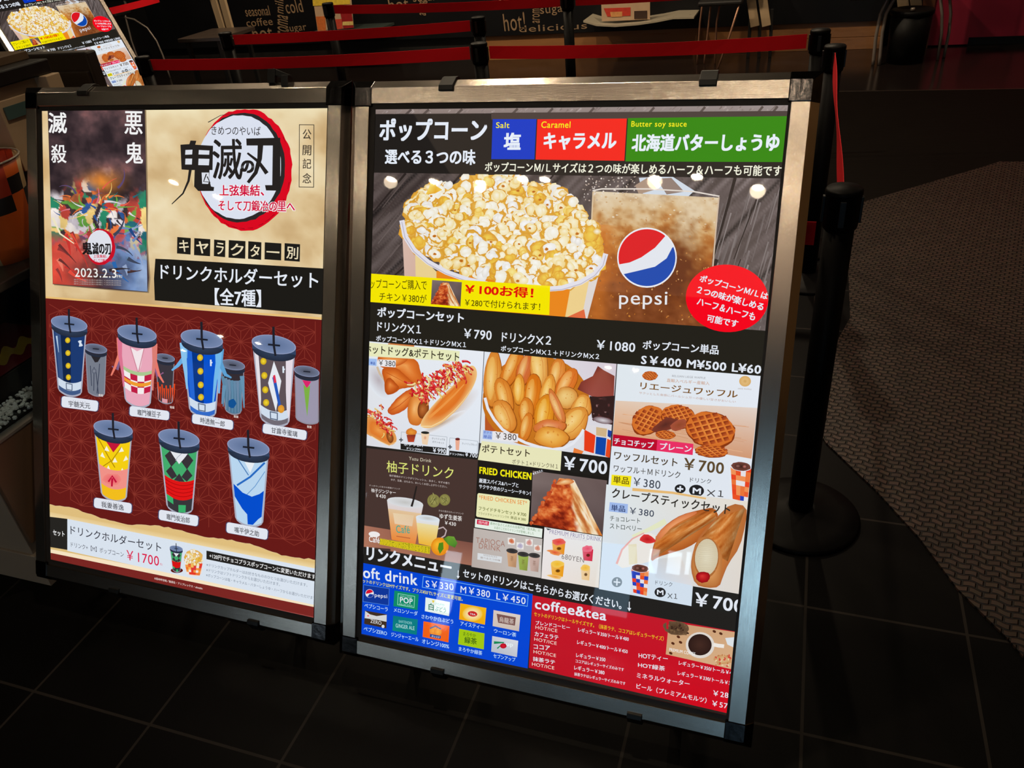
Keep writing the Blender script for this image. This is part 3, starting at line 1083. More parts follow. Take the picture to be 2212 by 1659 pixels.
    P.poly([(1400, 640), (1500, 650), (1695, 636), (1680, 985), (1540, 960), (1430, 900)], (54, 34, 32))
    for k in range(16):
        P.ell(rng.uniform(1440, 1670), rng.uniform(670, 940), rng.uniform(10, 40), rng.uniform(8, 26), rng.choice([(110, 60, 60), (70, 44, 44), (34, 26, 28), (170, 130, 130)]), (60, 38, 36), n=7, jag=.3, rng=rng)
    P.ell(1560, 930, 120, 40, (220, 214, 220), (110, 80, 84), rot=10)
    P.poly([(1345, 985), (1660, 1000), (1640, 1370), (1300, 1280)], (228, 224, 228))
    P.poly([(1340, 1040), (1472, 1112), (1452, 1325), (1335, 1290)], (236, 62, 26))
    P.poly([(1480, 1125), (1602, 1142), (1586, 1355), (1468, 1330)], (16, 72, 172))
    P.poly([(1620, 1042), (1668, 1060), (1652, 1142), (1616, 1120)], (30, 66, 160))
    P.poly([(1612, 1150), (1660, 1170), (1642, 1380), (1590, 1360)], (236, 74, 30))
    P.poly([(1480, 1010), (1610, 1030), (1600, 1130), (1480, 1110)], (214, 184, 140))
    P.poly([(1215, 1260), (1330, 1300), (1300, 1345), (1200, 1330)], (240, 130, 60))
    for i, a in enumerate(((250, 430, 110, 330, 4, (232, 160, 70)), (470, 300, 100, 260, 22, (226, 132, 44)), (620, 330, 90, 220, 18, (216, 110, 60)), (800, 300, 110, 260, -6, (240, 186, 100)),
                           (560, 560, 74, 180, 2, (244, 178, 70)), (380, 640, 100, 220, -14, (232, 150, 60)), (720, 640, 110, 260, 8, (226, 124, 26)), (1010, 380, 90, 190, 12, (232, 150, 70)),
                           (1120, 500, 110, 210, 30, (230, 124, 50)), (900, 600, 90, 220, 14, (244, 180, 80)), (1120, 660, 130, 130, -20, (236, 190, 110)), (1310, 770, 120, 150, 20, (240, 180, 90)),
                           (380, 880, 120, 200, -24, (236, 164, 76)), (640, 820, 90, 160, 4, (226, 140, 50)), (860, 860, 120, 240, 10, (236, 160, 40)), (1220, 960, 150, 210, 40, (238, 176, 84)),
                           (640, 1010, 76, 170, 14, (226, 136, 50)), (1010, 760, 60, 220, -22, (224, 136, 84)), (930, 1010, 200, 90, 0, (226, 130, 80)), (940, 1130, 215, 120, 6, (240, 176, 76)))):
        potato(P, *a, 60 + i)
    P.stroke([(150, 660), (185, 790), (260, 920), (360, 1040), (500, 1130), (640, 1200), (800, 1250), (960, 1278), (1090, 1262), (1200, 1210), (1290, 1110), (1330, 1040)], 34, (236, 238, 246))
    P.poly([(130, 1046), (240, 1060), (236, 1162), (122, 1150)], (166, 190, 240))
    P.T('ポテト', 134, 1086, 232, 1096, 32, (50, 76, 180))
    P.T('単品', 132, 1142, 228, 1150, 38, (50, 76, 180))
    P.poly([(240, 1060), (548, 1092), (542, 1192), (236, 1164)], (238, 236, 240))
    P.T('￥380', 275, 1150, 526, 1172, 78, (76, 62, 54), .004)
    P.poly([(112, 1176), (1068, 1296), (1052, 1535), (66, 1402)], (238, 236, 192))
    P.T('ポテトセット', 114, 1312, 686, 1374, 98, (66, 56, 40), .018)
    P.T('ポテト１×ドリンクＭ１', 474, 1450, 1022, 1510, 58, (86, 76, 56))
    P.poly([(1068, 1298), (1645, 1376), (1628, 1606), (1052, 1535)], (34, 32, 29))
    P.T('￥700', 1088, 1516, 1606, 1578, 160, WH, .035)
    P.build('potato_panel', sheet)
    # ---- waffle panel
    P.clear(ZA)
    P.frame(1300, 770, 5.026)
    P.grad([(165, 80), (1770, 214), (1650, 1620), (70, 1480)], (230, 238, 244), (234, 240, 250), (232, 238, 246), (228, 236, 244), 3, 3)
    P.stroke([(165, 80), (70, 1480)], 7, (60, 58, 60))
    P.grad([(148, 480), (1690, 560), (1625, 1112), (118, 850)], (232, 206, 184), (232, 216, 206), (214, 156, 120), (228, 168, 124), 5, 5)
    for k in range(26):
        y = rng.uniform(.15, .95)
        a = (150 - 30 * y, 500 + 350 * y)
        P.stroke([(a[0] + rng.uniform(0, 500), a[1]), (a[0] + rng.uniform(700, 1480), a[1] + 90 + 130 * y)], rng.uniform(2, 7), rng.choice([(222, 160, 116), (236, 186, 146), (206, 146, 104)]))
    waffle(P, 522, 208, 84, 50, 0, 70, 26)
    P.T('BELGIAN LIEGE WAFFLE', 762, 222, 1124, 246, 22, (150, 150, 156))
    P.T('直輸入ベルギー産輸入', 704, 278, 1168, 314, 40, (206, 150, 110))
    P.T('リエージュワッフル', 414, 358, 1472, 456, 80, (124, 80, 22), .016)
    P.T('サクッとした食感にパールシュガーの優しい甘さがおいしい', 404, 408, 1452, 506, 26, (196, 150, 130))
    P.ell(1555, 270, 64, 58, (236, 200, 140), (222, 176, 106), n=24)
    P.ell(1555, 270, 26, 24, (214, 166, 96), (230, 190, 124), n=16)
    P.T('LIEGE WAFFLE', 1478, 356, 1624, 366, 14, (170, 150, 140))
    waffle(P, 500, 690, 190, 150, -32, 71, 58)
    waffle(P, 830, 650, 190, 130, 8, 72, 54)
    P.ell(690, 740, 150, 60, (90, 44, 36), (130, 60, 44), rot=-24, n=14, jag=.2, rng=rng)
    P.ell(840, 745, 110, 50, (150, 74, 44), (170, 84, 60), rot=-20, n=12, jag=.15, rng=rng)
    waffle(P, 1180, 790, 275, 195, 12, 73, 78)
    waffle(P, 690, 850, 110, 46, 4, 74, 44)
    waffle(P, 1190, 1030, 180, 66, 4, 75, 62)
    P.poly([(120, 846), (602, 905), (592, 1026), (112, 972)], (192, 14, 46))
    P.T('チョコチップ', 130, 952, 560, 1004, 72, WH, .025)
    P.poly([(602, 905), (994, 950), (986, 1072), (592, 1026)], (240, 50, 104))
    P.T('プレーン', 628, 1010, 972, 1044, 76, WH, .022)
    P.poly([(104, 976), (592, 1032), (985, 1076), (1385, 1130), (1378, 1560), (70, 1400)], (230, 237, 246))
    P.T('ワッフルセット', 130, 1118, 818, 1202, 88, (84, 70, 52), .018)
    P.T('￥700', 886, 1228, 1320, 1280, 128, (96, 76, 48), .03)
    P.T('ワッフル＋Ｍドリンク', 126, 1250, 850, 1328, 74, (74, 70, 66), .008)
    P.poly([(106, 1284), (322, 1300), (310, 1422), (98, 1396)], (250, 234, 30))
    P.T('単品', 122, 1376, 292, 1394, 80, (92, 72, 12), .012)
    P.T('￥380', 338, 1404, 632, 1442, 92, (70, 76, 88), .008)
    P.T('ドリンク', 956, 1364, 1186, 1384, 50, (80, 80, 84), .006)
    P.ell(850, 1438, 60, 48, (36, 36, 38), rot=6)
    P.stroke([(816, 1434), (884, 1442)], 18, WH)
    P.stroke([(852, 1408), (848, 1468)], 18, WH)
    P.ell(1028, 1458, 82, 64, (36, 36, 38), rot=6)
    P.T('M', 984, 1488, 1074, 1498, 64, WH, .04)
    P.T('✕１', 1140, 1516, 1318, 1536, 76, (60, 58, 58), .012)
    soda_cup(P, (1396, 1172), (1625, 1210), (1580, 1585), (1420, 1548), 76)
    P.build('waffle_panel', sheet)
    # ---- crepe panel
    P.clear(0.0122)
    P.frame(1290, 1050, 5.531)
    P.grad([(110, -20), (1850, 190), (1750, 1500), (20, 1230)], (228, 236, 240), (234, 226, 214), (226, 218, 210), (220, 230, 240), 3, 3)
    P.poly([(20, 1230), (60, 680), (400, 700), (700, 880), (1140, 1200), (1132, 1436)], (216, 230, 244))
    P.grad([(640, 880), (1000, 840), (1140, 1190), (700, 1100)], (206, 212, 220), (222, 214, 206), (226, 226, 230), (212, 224, 238), 3, 3)
    P.stroke([(420, 40), (900, 80), (1300, 150)], 36, (236, 190, 120), 20)
    P.stroke([(820, 420), (620, 520), (420, 600)], 70, (232, 236, 200), 30)
    def skin(seed, du, dv):
        def f(a, b):
            n1 = fbm(a * 7 + b * du, b * 4 + a * dv, seed, 5)
            sh = 1 - .32 * np.abs(a - .42) ** 1.5 * 2.2
            return ramp(n1, [(.25, (178, 88, 28)), (.42, (206, 116, 46)), (.58, (220, 140, 70)), (.75, (240, 186, 124)), (.9, (250, 214, 160))]) * sh[..., None]
        return f
    P.puff([(640, 910), (650, 780), (720, 560), (860, 430), (1010, 340), (1200, 290), (1400, 250), (1460, 380), (1260, 620), (1080, 740), (900, 795), (720, 850)], (176, 90, 34), (204, 118, 54), (206, 118, 54), smooth=1)
    P.field([(700, 600), (1330, 262), (1440, 380), (660, 880)][0:1] + [(1380, 256), (1430, 390), (660, 870)], lambda a, b: skin(61, 2, 1)(b, a), 40, 24)
    P.puff([(690, 620), (760, 520), (880, 425), (1010, 345), (1180, 296), (1200, 330), (1000, 420), (830, 540), (740, 660)], (214, 118, 70), (232, 146, 92), (240, 164, 110), (0, 0), rings=3)
    P.poly([(225, 930), (290, 760), (400, 640), (520, 570), (640, 560), (700, 590), (660, 760), (630, 900), (420, 960), (300, 980)], (240, 236, 230))
    P.stroke([(232, 930), (296, 760), (420, 630), (560, 560)], 26, (238, 176, 170), 14)
    P.ell(600, 636, 96, 54, (190, 24, 30), (226, 60, 60), rot=10, n=12, jag=.14, rng=rng)
    P.poly([(372, 700), (470, 690), (480, 930), (380, 940)], (234, 226, 196))
    P.puff([(1118, 1000), (1126, 860), (1180, 660), (1300, 500), (1430, 370), (1600, 205), (1790, 240), (1780, 430), (1706, 730), (1565, 930), (1500, 1090), (1460, 1208), (1320, 1220), (1170, 1180)], (184, 108, 56), (208, 126, 58), (212, 130, 62), smooth=1)
    P.field([(1440, 380), (1770, 262), (1560, 900), (1180, 690)], skin(71, 3, 2), 30, 44)
    P.puff([(1130, 980), (1134, 860), (1180, 680), (1260, 590), (1400, 640), (1500, 800), (1490, 1000), (1450, 1190), (1320, 1208), (1180, 1165)], (190, 118, 60), (220, 154, 92), (228, 168, 108), (0, 0))
    P.ell(1306, 860, 150, 240, (190, 120, 60), (176, 108, 54), rot=4, n=26)
    P.ell(1306, 850, 138, 220, (232, 224, 198), (214, 200, 168), rot=4, n=26)
    for k in range(15):
        y = 680 + k * 22
        P.stroke([(1196 + 40 * rng.random(), y + 10), (1290, y + rng.uniform(-4, 8)), (1400 + 20 * rng.random(), y + 14)], 5, (204, 192, 162), 2)
    P.puff([(1180, 1050), (1240, 1020), (1330, 1030), (1352, 1080), (1320, 1150), (1240, 1160), (1180, 1120)], (150, 16, 24), (190, 26, 32), (220, 60, 56), jig=4, rng=rng)
    P.T('クレープスティックセット', 172, 140, 1584, 348, 124, (48, 44, 38), .018)
    P.poly([(150, 192), (368, 216), (362, 328), (138, 302)], (164, 190, 240))
    P.T('単品', 166, 296, 334, 312, 76, (44, 60, 110), .014)
    P.T('￥380', 386, 332, 676, 370, 80, (66, 74, 92), .01)
    P.T('チョコレート', 152, 414, 512, 448, 60, (70, 80, 74), .006)
    P.T('ストロベリー', 150, 506, 532, 546, 62, (70, 80, 74), .006)
    P.ell(236, 1148, 62, 60, (128, 140, 150))
    P.stroke([(196, 1144), (276, 1152)], 16, (226, 236, 246))
    P.stroke([(238, 1106), (234, 1190)], 16, (226, 236, 246))
    soda_cup(P, (404, 970), (620, 990), (592, 1312), (432, 1272), 78)
    P.T('ドリンク', 694, 1176, 896, 1204, 52, (80, 84, 90))
    P.ell(752, 1270, 68, 58, (40, 40, 42), rot=6)
    P.T('M', 714, 1296, 792, 1304, 58, WH, .04)
    P.T('✕１', 840, 1340, 956, 1356, 66, (70, 70, 72), .012)
    P.build('crepe_panel', sheet)
    P.clear(ZB)
    P.poly([(1145, 1192), (1760, 1296), (1740, 1540), (1126, 1436)], (36, 36, 34))
    P.T('￥700', 1164, 1424, 1745, 1516, 160, WH, .035)
    P.build('price_label', sheet)
    # ---- citrus drink panel
    P.clear(ZA)
    P.frame(740, 960, 5.531)
    P.poly([(230, 38), (1615, 187), (1545, 1455), (220, 1222)], (74, 55, 50))
    P.grad([(240, 968), (560, 1020), (570, 1250), (220, 1222)], (176, 118, 96), (160, 104, 84), (164, 106, 84), (180, 122, 98), 3, 2)
    P.grad([(560, 1020), (1565, 1180), (1545, 1455), (570, 1276)], (150, 96, 78), (128, 82, 70), (166, 112, 92), (172, 114, 92), 4, 2)
    P.T('Yuzu Drink', 790, 186, 1058, 218, 40, (222, 214, 190))
    P.T('柚子ドリンク', 524, 332, 1322, 420, 140, (226, 232, 124), .004)
    P.T('柚子風味のドリンクがリフレッシュ。あまく、ゆずの香り', 556, 384, 1276, 480, 26, (214, 200, 196))
    P.T('ゆず、生姜、はちみつ。おいしくお召し上がりください。', 576, 434, 1246, 522, 26, (214, 200, 196))
    P.T('すっきりした甘さの炭酸ドリンク', 316, 500, 682, 544, 20, (206, 194, 190))
    P.T('柚子ジンジャー', 340, 572, 634, 604, 48, (236, 230, 228), .012)
    P.T('￥430', 394, 632, 512, 648, 44, (240, 236, 232), .02)
    P.T('からだ温まるホットドリンク', 1146, 802, 1442, 842, 22, (206, 194, 190))
    P.T('ゆず生姜茶', 1158, 886, 1424, 922, 62, (240, 236, 232), .012)
    P.T('￥430', 1218, 958, 1352, 978, 44, (240, 236, 232), .02)
    for cx_, cy_, r_ in ((1085, 675, 76), (1218, 664, 66)):
        P.ell(cx_, cy_, r_, r_ * 1.05, (168, 164, 96), (130, 124, 66), n=22)
        for k in range(9):
            P.stroke([(cx_ + rng.uniform(-.6, .6) * r_, cy_ + rng.uniform(-.7, .7) * r_) for _ in range(2)], 5, (86, 82, 44))
    P.stroke([(1090, 610), (1076, 580)], 8, (168, 164, 96))
    drink_glass(P, (528, 664), (962, 724), (866, 1196), (584, 1140), (230, 200, 160), (240, 140, 60), (224, 226, 230))
    P.grad([(600, 820), (850, 850), (830, 980), (620, 950)], (238, 214, 176), (232, 204, 164), (236, 206, 174), (238, 210, 176), 2, 2)
    P.stroke([(882, 500), (846, 660), (822, 744)], 18, (40, 34, 32), 26)
    P.T('Café', 640, 1058, 802, 1066, 90, (84, 170, 150), .02)
    P.stroke([(640, 1098), (806, 1124)], 12, (196, 110, 60))
    drink_glass(P, (874, 866), (1158, 902), (1102, 1232), (908, 1186), (240, 226, 170), (244, 186, 60), (226, 236, 246))
    P.stroke([(1140, 1010), (1200, 990), (1238, 1030), (1220, 1090), (1160, 1130)], 16, (196, 178, 180))
    P.ell(1160, 1222, 106, 108, (252, 190, 50), (236, 140, 24), n=26, off=(-.3, -.3))
    P.poly([(1200, 1130), (1260, 1096), (1330, 1104), (1370, 1180), (1340, 1236), (1260, 1200)], None, [(70, 120, 30), (110, 160, 50), (120, 170, 60), (84, 140, 50), (70, 120, 40), (90, 150, 44)])
    P.poly([(1150, 1180), (1200, 1170), (1204, 1250), (1160, 1310), (1136, 1250)], (84, 140, 30))
    P.ell(376, 1076, 68, 34, (244, 240, 240), rot=6)
    P.T('Café', 312, 1164, 440, 1184, 70, (244, 240, 240), .03)
    P.poly([(448, 1128), (1050, 1222), (1038, 1312), (436, 1196)], (214, 190, 30))
    P.T('ドリンクセットは対象外となります', 440, 1196, 1040, 1308, 84, (250, 236, 40), .05)
    P.T('ドリンクセットは対象外となります', 440, 1196, 1040, 1308, 84, (96, 80, 20), -.004)
    P.build('citrus_drink_panel', sheet)
    # ---- fried chicken panel
    P.clear(ZA)
    P.frame(1010, 980, 5.53)
    P.poly([(125, 80), (1115, 205), (1690, 285), (1625, 985), (905, 1010), (80, 890)], (32, 29, 26))
    P.T('FRIED CHICKEN', 138, 240, 760, 316, 84, (250, 240, 20), .06)
    P.T('厳選スパイス&ハーブと', 134, 346, 606, 408, 54, WH, .02)
    P.T('サクサク衣のジューシーチキン！', 134, 416, 752, 504, 52, WH, .02)
    chicken(P, [(778, 205), (1665, 322), (1618, 985), (748, 842)], 4)
    P.T('★オススメ', 780, 258, 900, 216, 34, WH, .02)
    lab = [(116, 486), (130, 472), (726, 548), (742, 566), (724, 834), (708, 846), (112, 756), (100, 742)]
    P.poly(lab, (238, 238, 186))
    P.T('*FRIED CHICKEN SET*', 134, 546, 708, 618, 52, (240, 140, 50), .012)
    P.T('フライドチキンセット￥700', 130, 676, 698, 756, 46, (104, 110, 40), .012)
    P.T('フライドチキン×1ドリンクM', 124, 728, 490, 778, 32, (110, 116, 60))
    P.T('単品￥380', 510, 782, 694, 808, 38, (104, 110, 40), .008)
    P.poly([(90, 778), (894, 900), (886, 1008), (84, 880)], (236, 246, 236))
    P.poly([(112, 788), (256, 812), (250, 862), (108, 842)], (214, 30, 70))
    P.T('国内産', 128, 836, 240, 852, 36, (250, 190, 200), .02)
    P.T('素材の旨さと人気のお店専門店「若大鶏」の', 268, 850, 862, 938, 34, (110, 150, 100))
    P.T('お店のこだわりドリンクが登場しました', 316, 900, 790, 974, 34, (110, 150, 100))
    P.build('fried_chicken_panel', sheet)
    P.clear(0.0122)
    P.grad([(75, 888), (894, 1018), (874, 1486), (46, 1352)], (196, 186, 180), (200, 192, 188), (206, 200, 196), (188, 176, 170), 3, 3)
    P.T('TAPIOCA', 100, 1064, 446, 1112, 66, (170, 122, 108), .0)
    P.T('DRINK', 134, 1130, 394, 1170, 62, (170, 122, 108), .0)
    P.poly([(120, 1186), (412, 1232), (404, 1308), (116, 1264)], (222, 226, 230))
    P.T('もちもちタピオカ', 190, 1222, 350, 1246, 22, (150, 130, 120))
    P.T('選べる三つの味', 150, 1250, 390, 1288, 22, (150, 130, 120))
    for x, y, c in ((530, 1250, (212, 164, 122)), (664, 1290, (152, 178, 74)), (796, 1304, (206, 176, 166))):
        P.poly([(x - 62, y - 90), (x + 64, y - 72), (x + 48, y + 110), (x - 44, y + 96)], None, [mixc(c, (255, 255, 255), .1), c, mixc(c, (90, 60, 40), .25), c])
        P.ell(x + 1, y - 88, 70, 30, (44, 42, 42), (70, 66, 66), rot=8)
        P.T('茶', x - 18, y + 30, x + 16, y + 36, 60, mixc(c, (90, 50, 30), .5))
    for x, y, c in ((524, 1044, (206, 90, 40)), (628, 1100, (170, 160, 190)), (736, 1060, (206, 130, 120)), (838, 1130, (206, 120, 90))):
        P.poly([(x - 44, y - 42), (x + 44, y - 34), (x + 40, y + 46), (x - 42, y + 38)], (240, 236, 232))
        P.ell(x, y, 34, 34, c, mixc(c, (255, 255, 255), .4), n=9, jag=.2, rng=rng)
    P.build('tapioca_panel', sheet)
    P.clear(0.0122)
    P.grad([(918, 878), (1606, 990), (1566, 1604), (880, 1490)], (240, 238, 240), (236, 240, 240), (236, 226, 214), (240, 232, 230), 3, 3)
    P.poly([(936, 890), (1000, 902), (960, 916)], (60, 80, 84))
    P.T('PREMIUM FRUITS DRINK', 978, 956, 1592, 1052, 54, (150, 140, 176), .002)
    P.T('プレミアムフルーツドリンク', 1150, 1010, 1420, 1052, 24, (190, 170, 196))
    for x, y, w_, c, c2 in ((1088, 1110, 80, (236, 150, 30), (230, 60, 50)), (1436, 1190, 66, (214, 40, 70), (236, 80, 110)), (1074, 1376, 80, (240, 160, 20), (246, 190, 40)), (1408, 1420, 56, (240, 200, 140), (246, 190, 60))):
        P.poly([(x - w_, y - 60), (x + w_, y - 46), (x + w_ * .8, y + 96), (x - w_ * .8, y + 84)], None, [mixc(c, (255, 255, 255), .3), c, c, mixc(c, (255, 255, 255), .2)])
        P.ell(x, y - 56, w_, 40, c2, mixc(c2, (255, 255, 255), .25), n=14, jag=.15, rng=rng)
        P.ell(x + 4, y + 24, w_ * .36, 20, (70, 40, 20), mixc(c, (60, 30, 10), .5), n=10)
    P.ell(1040, 1180, 90, 26, (230, 80, 50), (240, 160, 90), rot=12, n=12, jag=.3, rng=rng)
    P.ell(1050, 1470, 90, 22, (240, 150, 40), (246, 206, 130), rot=8, n=12, jag=.3, rng=rng)
    P.T('680YEN', 1122, 1256, 1390, 1304, 62, (130, 120, 120), -.004)
    P.build('fruit_drink_panel', sheet)
    # ---- drink menu band
    P.clear(0.0126)
    P.frame()
    P.poly([(770, 1180), (1019, 1222), (1295, 1268), (1600, 1321), (1596, 1370), (1150, 1290), (1146, 1284), (770, 1216)], (36, 34, 32))
    P.frame(720, 1190, 5.027)
    P.T('ドリンクメニュー', 236, 74, 1280, 262, 150, WH, .035)
    P.stroke([(1356, 212), (1354, 290)], 8, WH)
    P.poly([(1338, 272), (1372, 276), (1352, 304)], WH)
    P.frame()
    P.T('セットのドリンクはこちらからお選びください。', 999.5, 1247, 1342, 1317, 18.5, WH, .02)
    P.stroke([(1359.3, 1300), (1359.2, 1316)], 2, WH)
    P.poly([(1355, 1313), (1363.4, 1314), (1359, 1321)], WH)
    P.build('drink_menu_band', sheet)
    # ---- soft drinks
    P.clear(0.0120)
    P.frame(720, 1190, 5.027)
    BL = (8, 72, 216)
    P.poly([(250, 118), (2166, 468), (2110, 1276), (230, 884)], BL)
    P.T('soft drink', 262, 282, 914, 378, 120, WH, .03)
    P.outline([(978, 276), (2116, 482), (2106, 602), (966, 394)], 6, (120, 190, 250))
    P.T('S￥330', 1004, 392, 1306, 430, 76, WH, .012)
    P.T('M￥380', 1380, 452, 1700, 510, 76, WH, .012)
    P.T('L￥450', 1770, 526, 2086, 582, 76, WH, .012)
    P.T('セットのドリンクはMサイズです。プラス¥50でLサイズに変更可能。', 282, 338, 1404, 546, 44, (240, 236, 60), .008)
    P.poly([(330, 368), (608, 410), (600, 592), (322, 550)], (18, 56, 156))
    P.outline([(330, 368), (608, 410), (600, 592), (322, 550)], 4, (90, 150, 230))
    P.ell(394, 462, 46, 46, WH)
    P.ell(394, 460, 40, 40, (220, 20, 50), a0=170, a1=340, n=16)
    P.ell(396, 466, 40, 40, (24, 60, 160), a0=10, a1=130, n=14)
    P.T('pepsi', 450, 512, 586, 528, 52, WH, .01)
    P.poly([(664, 430), (928, 472), (914, 644), (652, 600)], (18, 142, 106))
    P.outline([(704, 464), (884, 494), (876, 616), (698, 584)], 6, (150, 226, 200))
    P.T('POP', 724, 560, 862, 580, 60, WH, .03)
    P.T('MELLOW', 730, 500, 856, 516, 18, (170, 230, 210))
    P.T('MELON SODA', 716, 586, 862, 606, 18, (170, 230, 210))
    P.poly([(1002, 504), (1266, 556), (1256, 708), (994, 654)], (234, 246, 242))
    P.T('白', 1034, 640, 1090, 650, 76, (16, 120, 90), .02)
    P.T('さわやか', 1106, 588, 1206, 606, 30, (40, 150, 110))
    P.T('ぶどう', 1104, 650, 1222, 672, 54, (20, 130, 90), .015)
    P.poly([(1070, 536), (1100, 540), (1084, 570)], (240, 210, 60))
    P.grad([(1378, 568), (1662, 620), (1646, 802), (1366, 744)], (248, 180, 20), (250, 190, 30), (246, 176, 16), (244, 170, 20), 2, 2)
    P.ell(1512, 684, 110, 80, (254, 250, 220), (248, 196, 40), n=24)
    P.ell(1512, 684, 52, 30, (196, 30, 34), (210, 44, 40), rot=8, n=20)
    P.T('TEA', 1482, 692, 1544, 702, 18, WH, .02)
    P.grad([(1740, 642), (2032, 696), (2016, 874), (1730, 816)], (220, 206, 198), (226, 214, 206), (206, 190, 180), (214, 200, 190), 2, 2)
    P.poly([(1774, 682), (1982, 722), (1972, 812), (1790, 780)], (126, 88, 84))
    P.T('烏龍茶', 1800, 770, 1960, 800, 60, (214, 196, 188), .012)
    P.poly([(344, 648), (582, 690), (576, 842), (334, 792)], (66, 48, 36))
    P.poly([(346, 652), (400, 690), (470, 708), (580, 694), (578, 770), (470, 748), (340, 730)], (216, 218, 220))
    P.ell(378, 704, 22, 18, (214, 30, 60), (240, 240, 244))
    P.T('ZERO', 402, 780, 522, 806, 40, (220, 220, 220), .02)
    P.ell(540, 820, 16, 18, (226, 226, 226))
    P.grad([(650, 702), (918, 746), (906, 912), (642, 866)], (10, 120, 130), (16, 130, 136), (10, 126, 130), (16, 140, 130), 2, 2)
    P.T('BARTENDER', 712, 778, 856, 800, 28, (150, 220, 220))
    P.T('GINGER ALE', 678, 830, 882, 862, 42, (190, 236, 236), .008)
    P.poly([(980, 764), (1262, 816), (1250, 994), (970, 934)], (246, 100, 14))
    P.ell(1084, 866, 42, 44, (250, 170, 60), (240, 140, 40))
    P.ell(1136, 880, 42, 42, (252, 180, 70), (240, 140, 40))
    P.stroke([(1050, 842), (1110, 816), (1170, 850)], 14, (40, 90, 150))
    P.poly([(1052, 902), (1170, 924), (1164, 956), (1046, 934)], (30, 70, 150))
    P.T('オレンジ', 1066, 934, 1154, 950, 20, WH, .02)
    P.poly([(1368, 846), (1642, 896), (1634, 1070), (1354, 1014)], (166, 204, 22))
    P.T('まろやか', 1410, 918, 1548, 944, 42, (90, 130, 20), .01)
    P.T('緑茶', 1424, 1000, 1560, 1020, 70, (70, 110, 20), .02)
    P.grad([(1726, 924), (2008, 976), (1994, 1154), (1714, 1094)], (206, 210, 220), (222, 226, 234), (196, 200, 212), (186, 192, 206), 2, 2)
    P.stroke([(1744, 996), (1850, 996), (1780, 1060)], 30, (24, 140, 90), 14)
    P.ell(1846, 1032, 36, 28, (226, 30, 50), (180, 16, 40))
    P.T('up', 1880, 1046, 1952, 1054, 44, (236, 246, 250), .04)
    for t, a, b, c, d in (('ペプシコーラ', 338, 614, 592, 660), ('メロンソーダ', 656, 662, 916, 706), ('さわやか白ぶどう', 958, 734, 1302, 794), ('アイスティー', 1380, 812, 1636, 856), ('ウーロン茶', 1744, 890, 1986, 938),
                          ('ペプシZERO', 330, 866, 582, 920), ('ジンジャーエール', 628, 930, 924, 988), ('オレンジ100%', 962, 1002, 1256, 1062), ('まろやか緑茶', 1362, 1084, 1616, 1136), ('セブンアップ', 1738, 1160, 1976, 1208)):
        P.T(t, a, b, c, d, 48, (190, 226, 255), .012)
    P.build('soft_drink_panel', sheet)
    # ---- coffee and tea
    P.clear(0.0120)
    P.frame(1120, 1260, 4.254)
    P.grad([(130, 110), (2060, 456), (1990, 1210), (95, 775)], (200, 28, 44), (196, 26, 44), (216, 8, 28), (190, 24, 40), 4, 4)
    P.T('coffee&tea', 150, 232, 806, 346, 92, WH, .035)
    P.T('セットのドリンクはトールサイズです。（抹茶ラテ、ココアはレギュラーサイズ）', 142, 300, 1332, 532, 42, (244, 208, 40), .006)
    for t, a, b, c, d, h in (('ブレンドコーヒー', 158, 380, 472, 426, 38), ('カフェラテ', 148, 484, 366, 522, 42), ('ココア', 140, 602, 290, 618, 42), ('抹茶ラテ', 132, 714, 336, 748, 42)):
        P.T(t, a, b, c, d, h, WH, .018)
    for a, b, c, d in ((156, 418, 356, 452), (144, 526, 350, 568), (138, 642, 344, 680), (124, 756, 328, 794)):
        P.T('HOT/ICE', a, b, c, d, 30, (250, 226, 214), .006)
    for t, a, b, c, d, h in (('レギュラー￥350/トール￥400', 548, 446, 1012, 534, 42), ('レギュラー￥400/トール￥450', 538, 560, 1002, 648, 42), ('レギュラー￥350', 530, 680, 798, 722, 42),
                             ('ココアはレギュラーサイズのみです', 524, 728, 968, 810, 32), ('レギュラー￥380', 512, 794, 790, 842, 42), ('抹茶ラテはレギュラーサイズのみです', 512, 848, 982, 938, 32),
                             ('HOTティー', 1104, 686, 1372, 720, 46), ('HOT緑茶', 1098, 770, 1346, 808, 46), ('ミネラルウォーター', 1086, 868, 1572, 950, 48), ('ビール（プレミアムモルツ）', 1082, 968, 1726, 1104, 52),
                             ('レギュラー￥350/トール￥400', 1472, 750, 1998, 852, 42), ('レギュラー￥330/トール￥380', 1462, 844, 1990, 946, 42), ('￥280', 1788, 1032, 1968, 1062, 50), ('￥570', 1778, 1126, 1960, 1160, 50)):
        P.T(t, a, b, c, d, h, WH, .012)
    P.build('coffee_panel', sheet)
    P.clear(0.0108)
    P.grad([(1382, 352), (2030, 452), (2000, 796), (1354, 650)], (206, 162, 120), (214, 170, 130), (222, 180, 140), (214, 170, 128), 3, 3)
    P.ell(1450, 410, 120, 66, (70, 50, 36), (110, 84, 60), rot=8, n=20, jag=.08, rng=rng)
    P.poly([(1360, 340), (1386, 350), (1376, 420), (1360, 416)], (200, 28, 44))
    for k in range(36):
        P.ell(rng.uniform(1380, 1560), rng.uniform(360, 470), 12, 8, rng.choice([(60, 40, 30), (96, 70, 50), (120, 92, 64)]), n=6, rot=rng.uniform(0, 180))
    for x, y in ((1420, 550), (1490, 540), (1470, 490), (1400, 640), (1860, 460), (1800, 440)):
        P.ell(x, y, 18, 12, (86, 44, 26), n=8, rot=30)
    P.ell(1670, 566, 132, 120, (246, 240, 232), (226, 218, 210), rot=6, n=30)
    P.ell(1668, 562, 108, 98, (70, 44, 36), (48, 30, 26), rot=6, n=30)
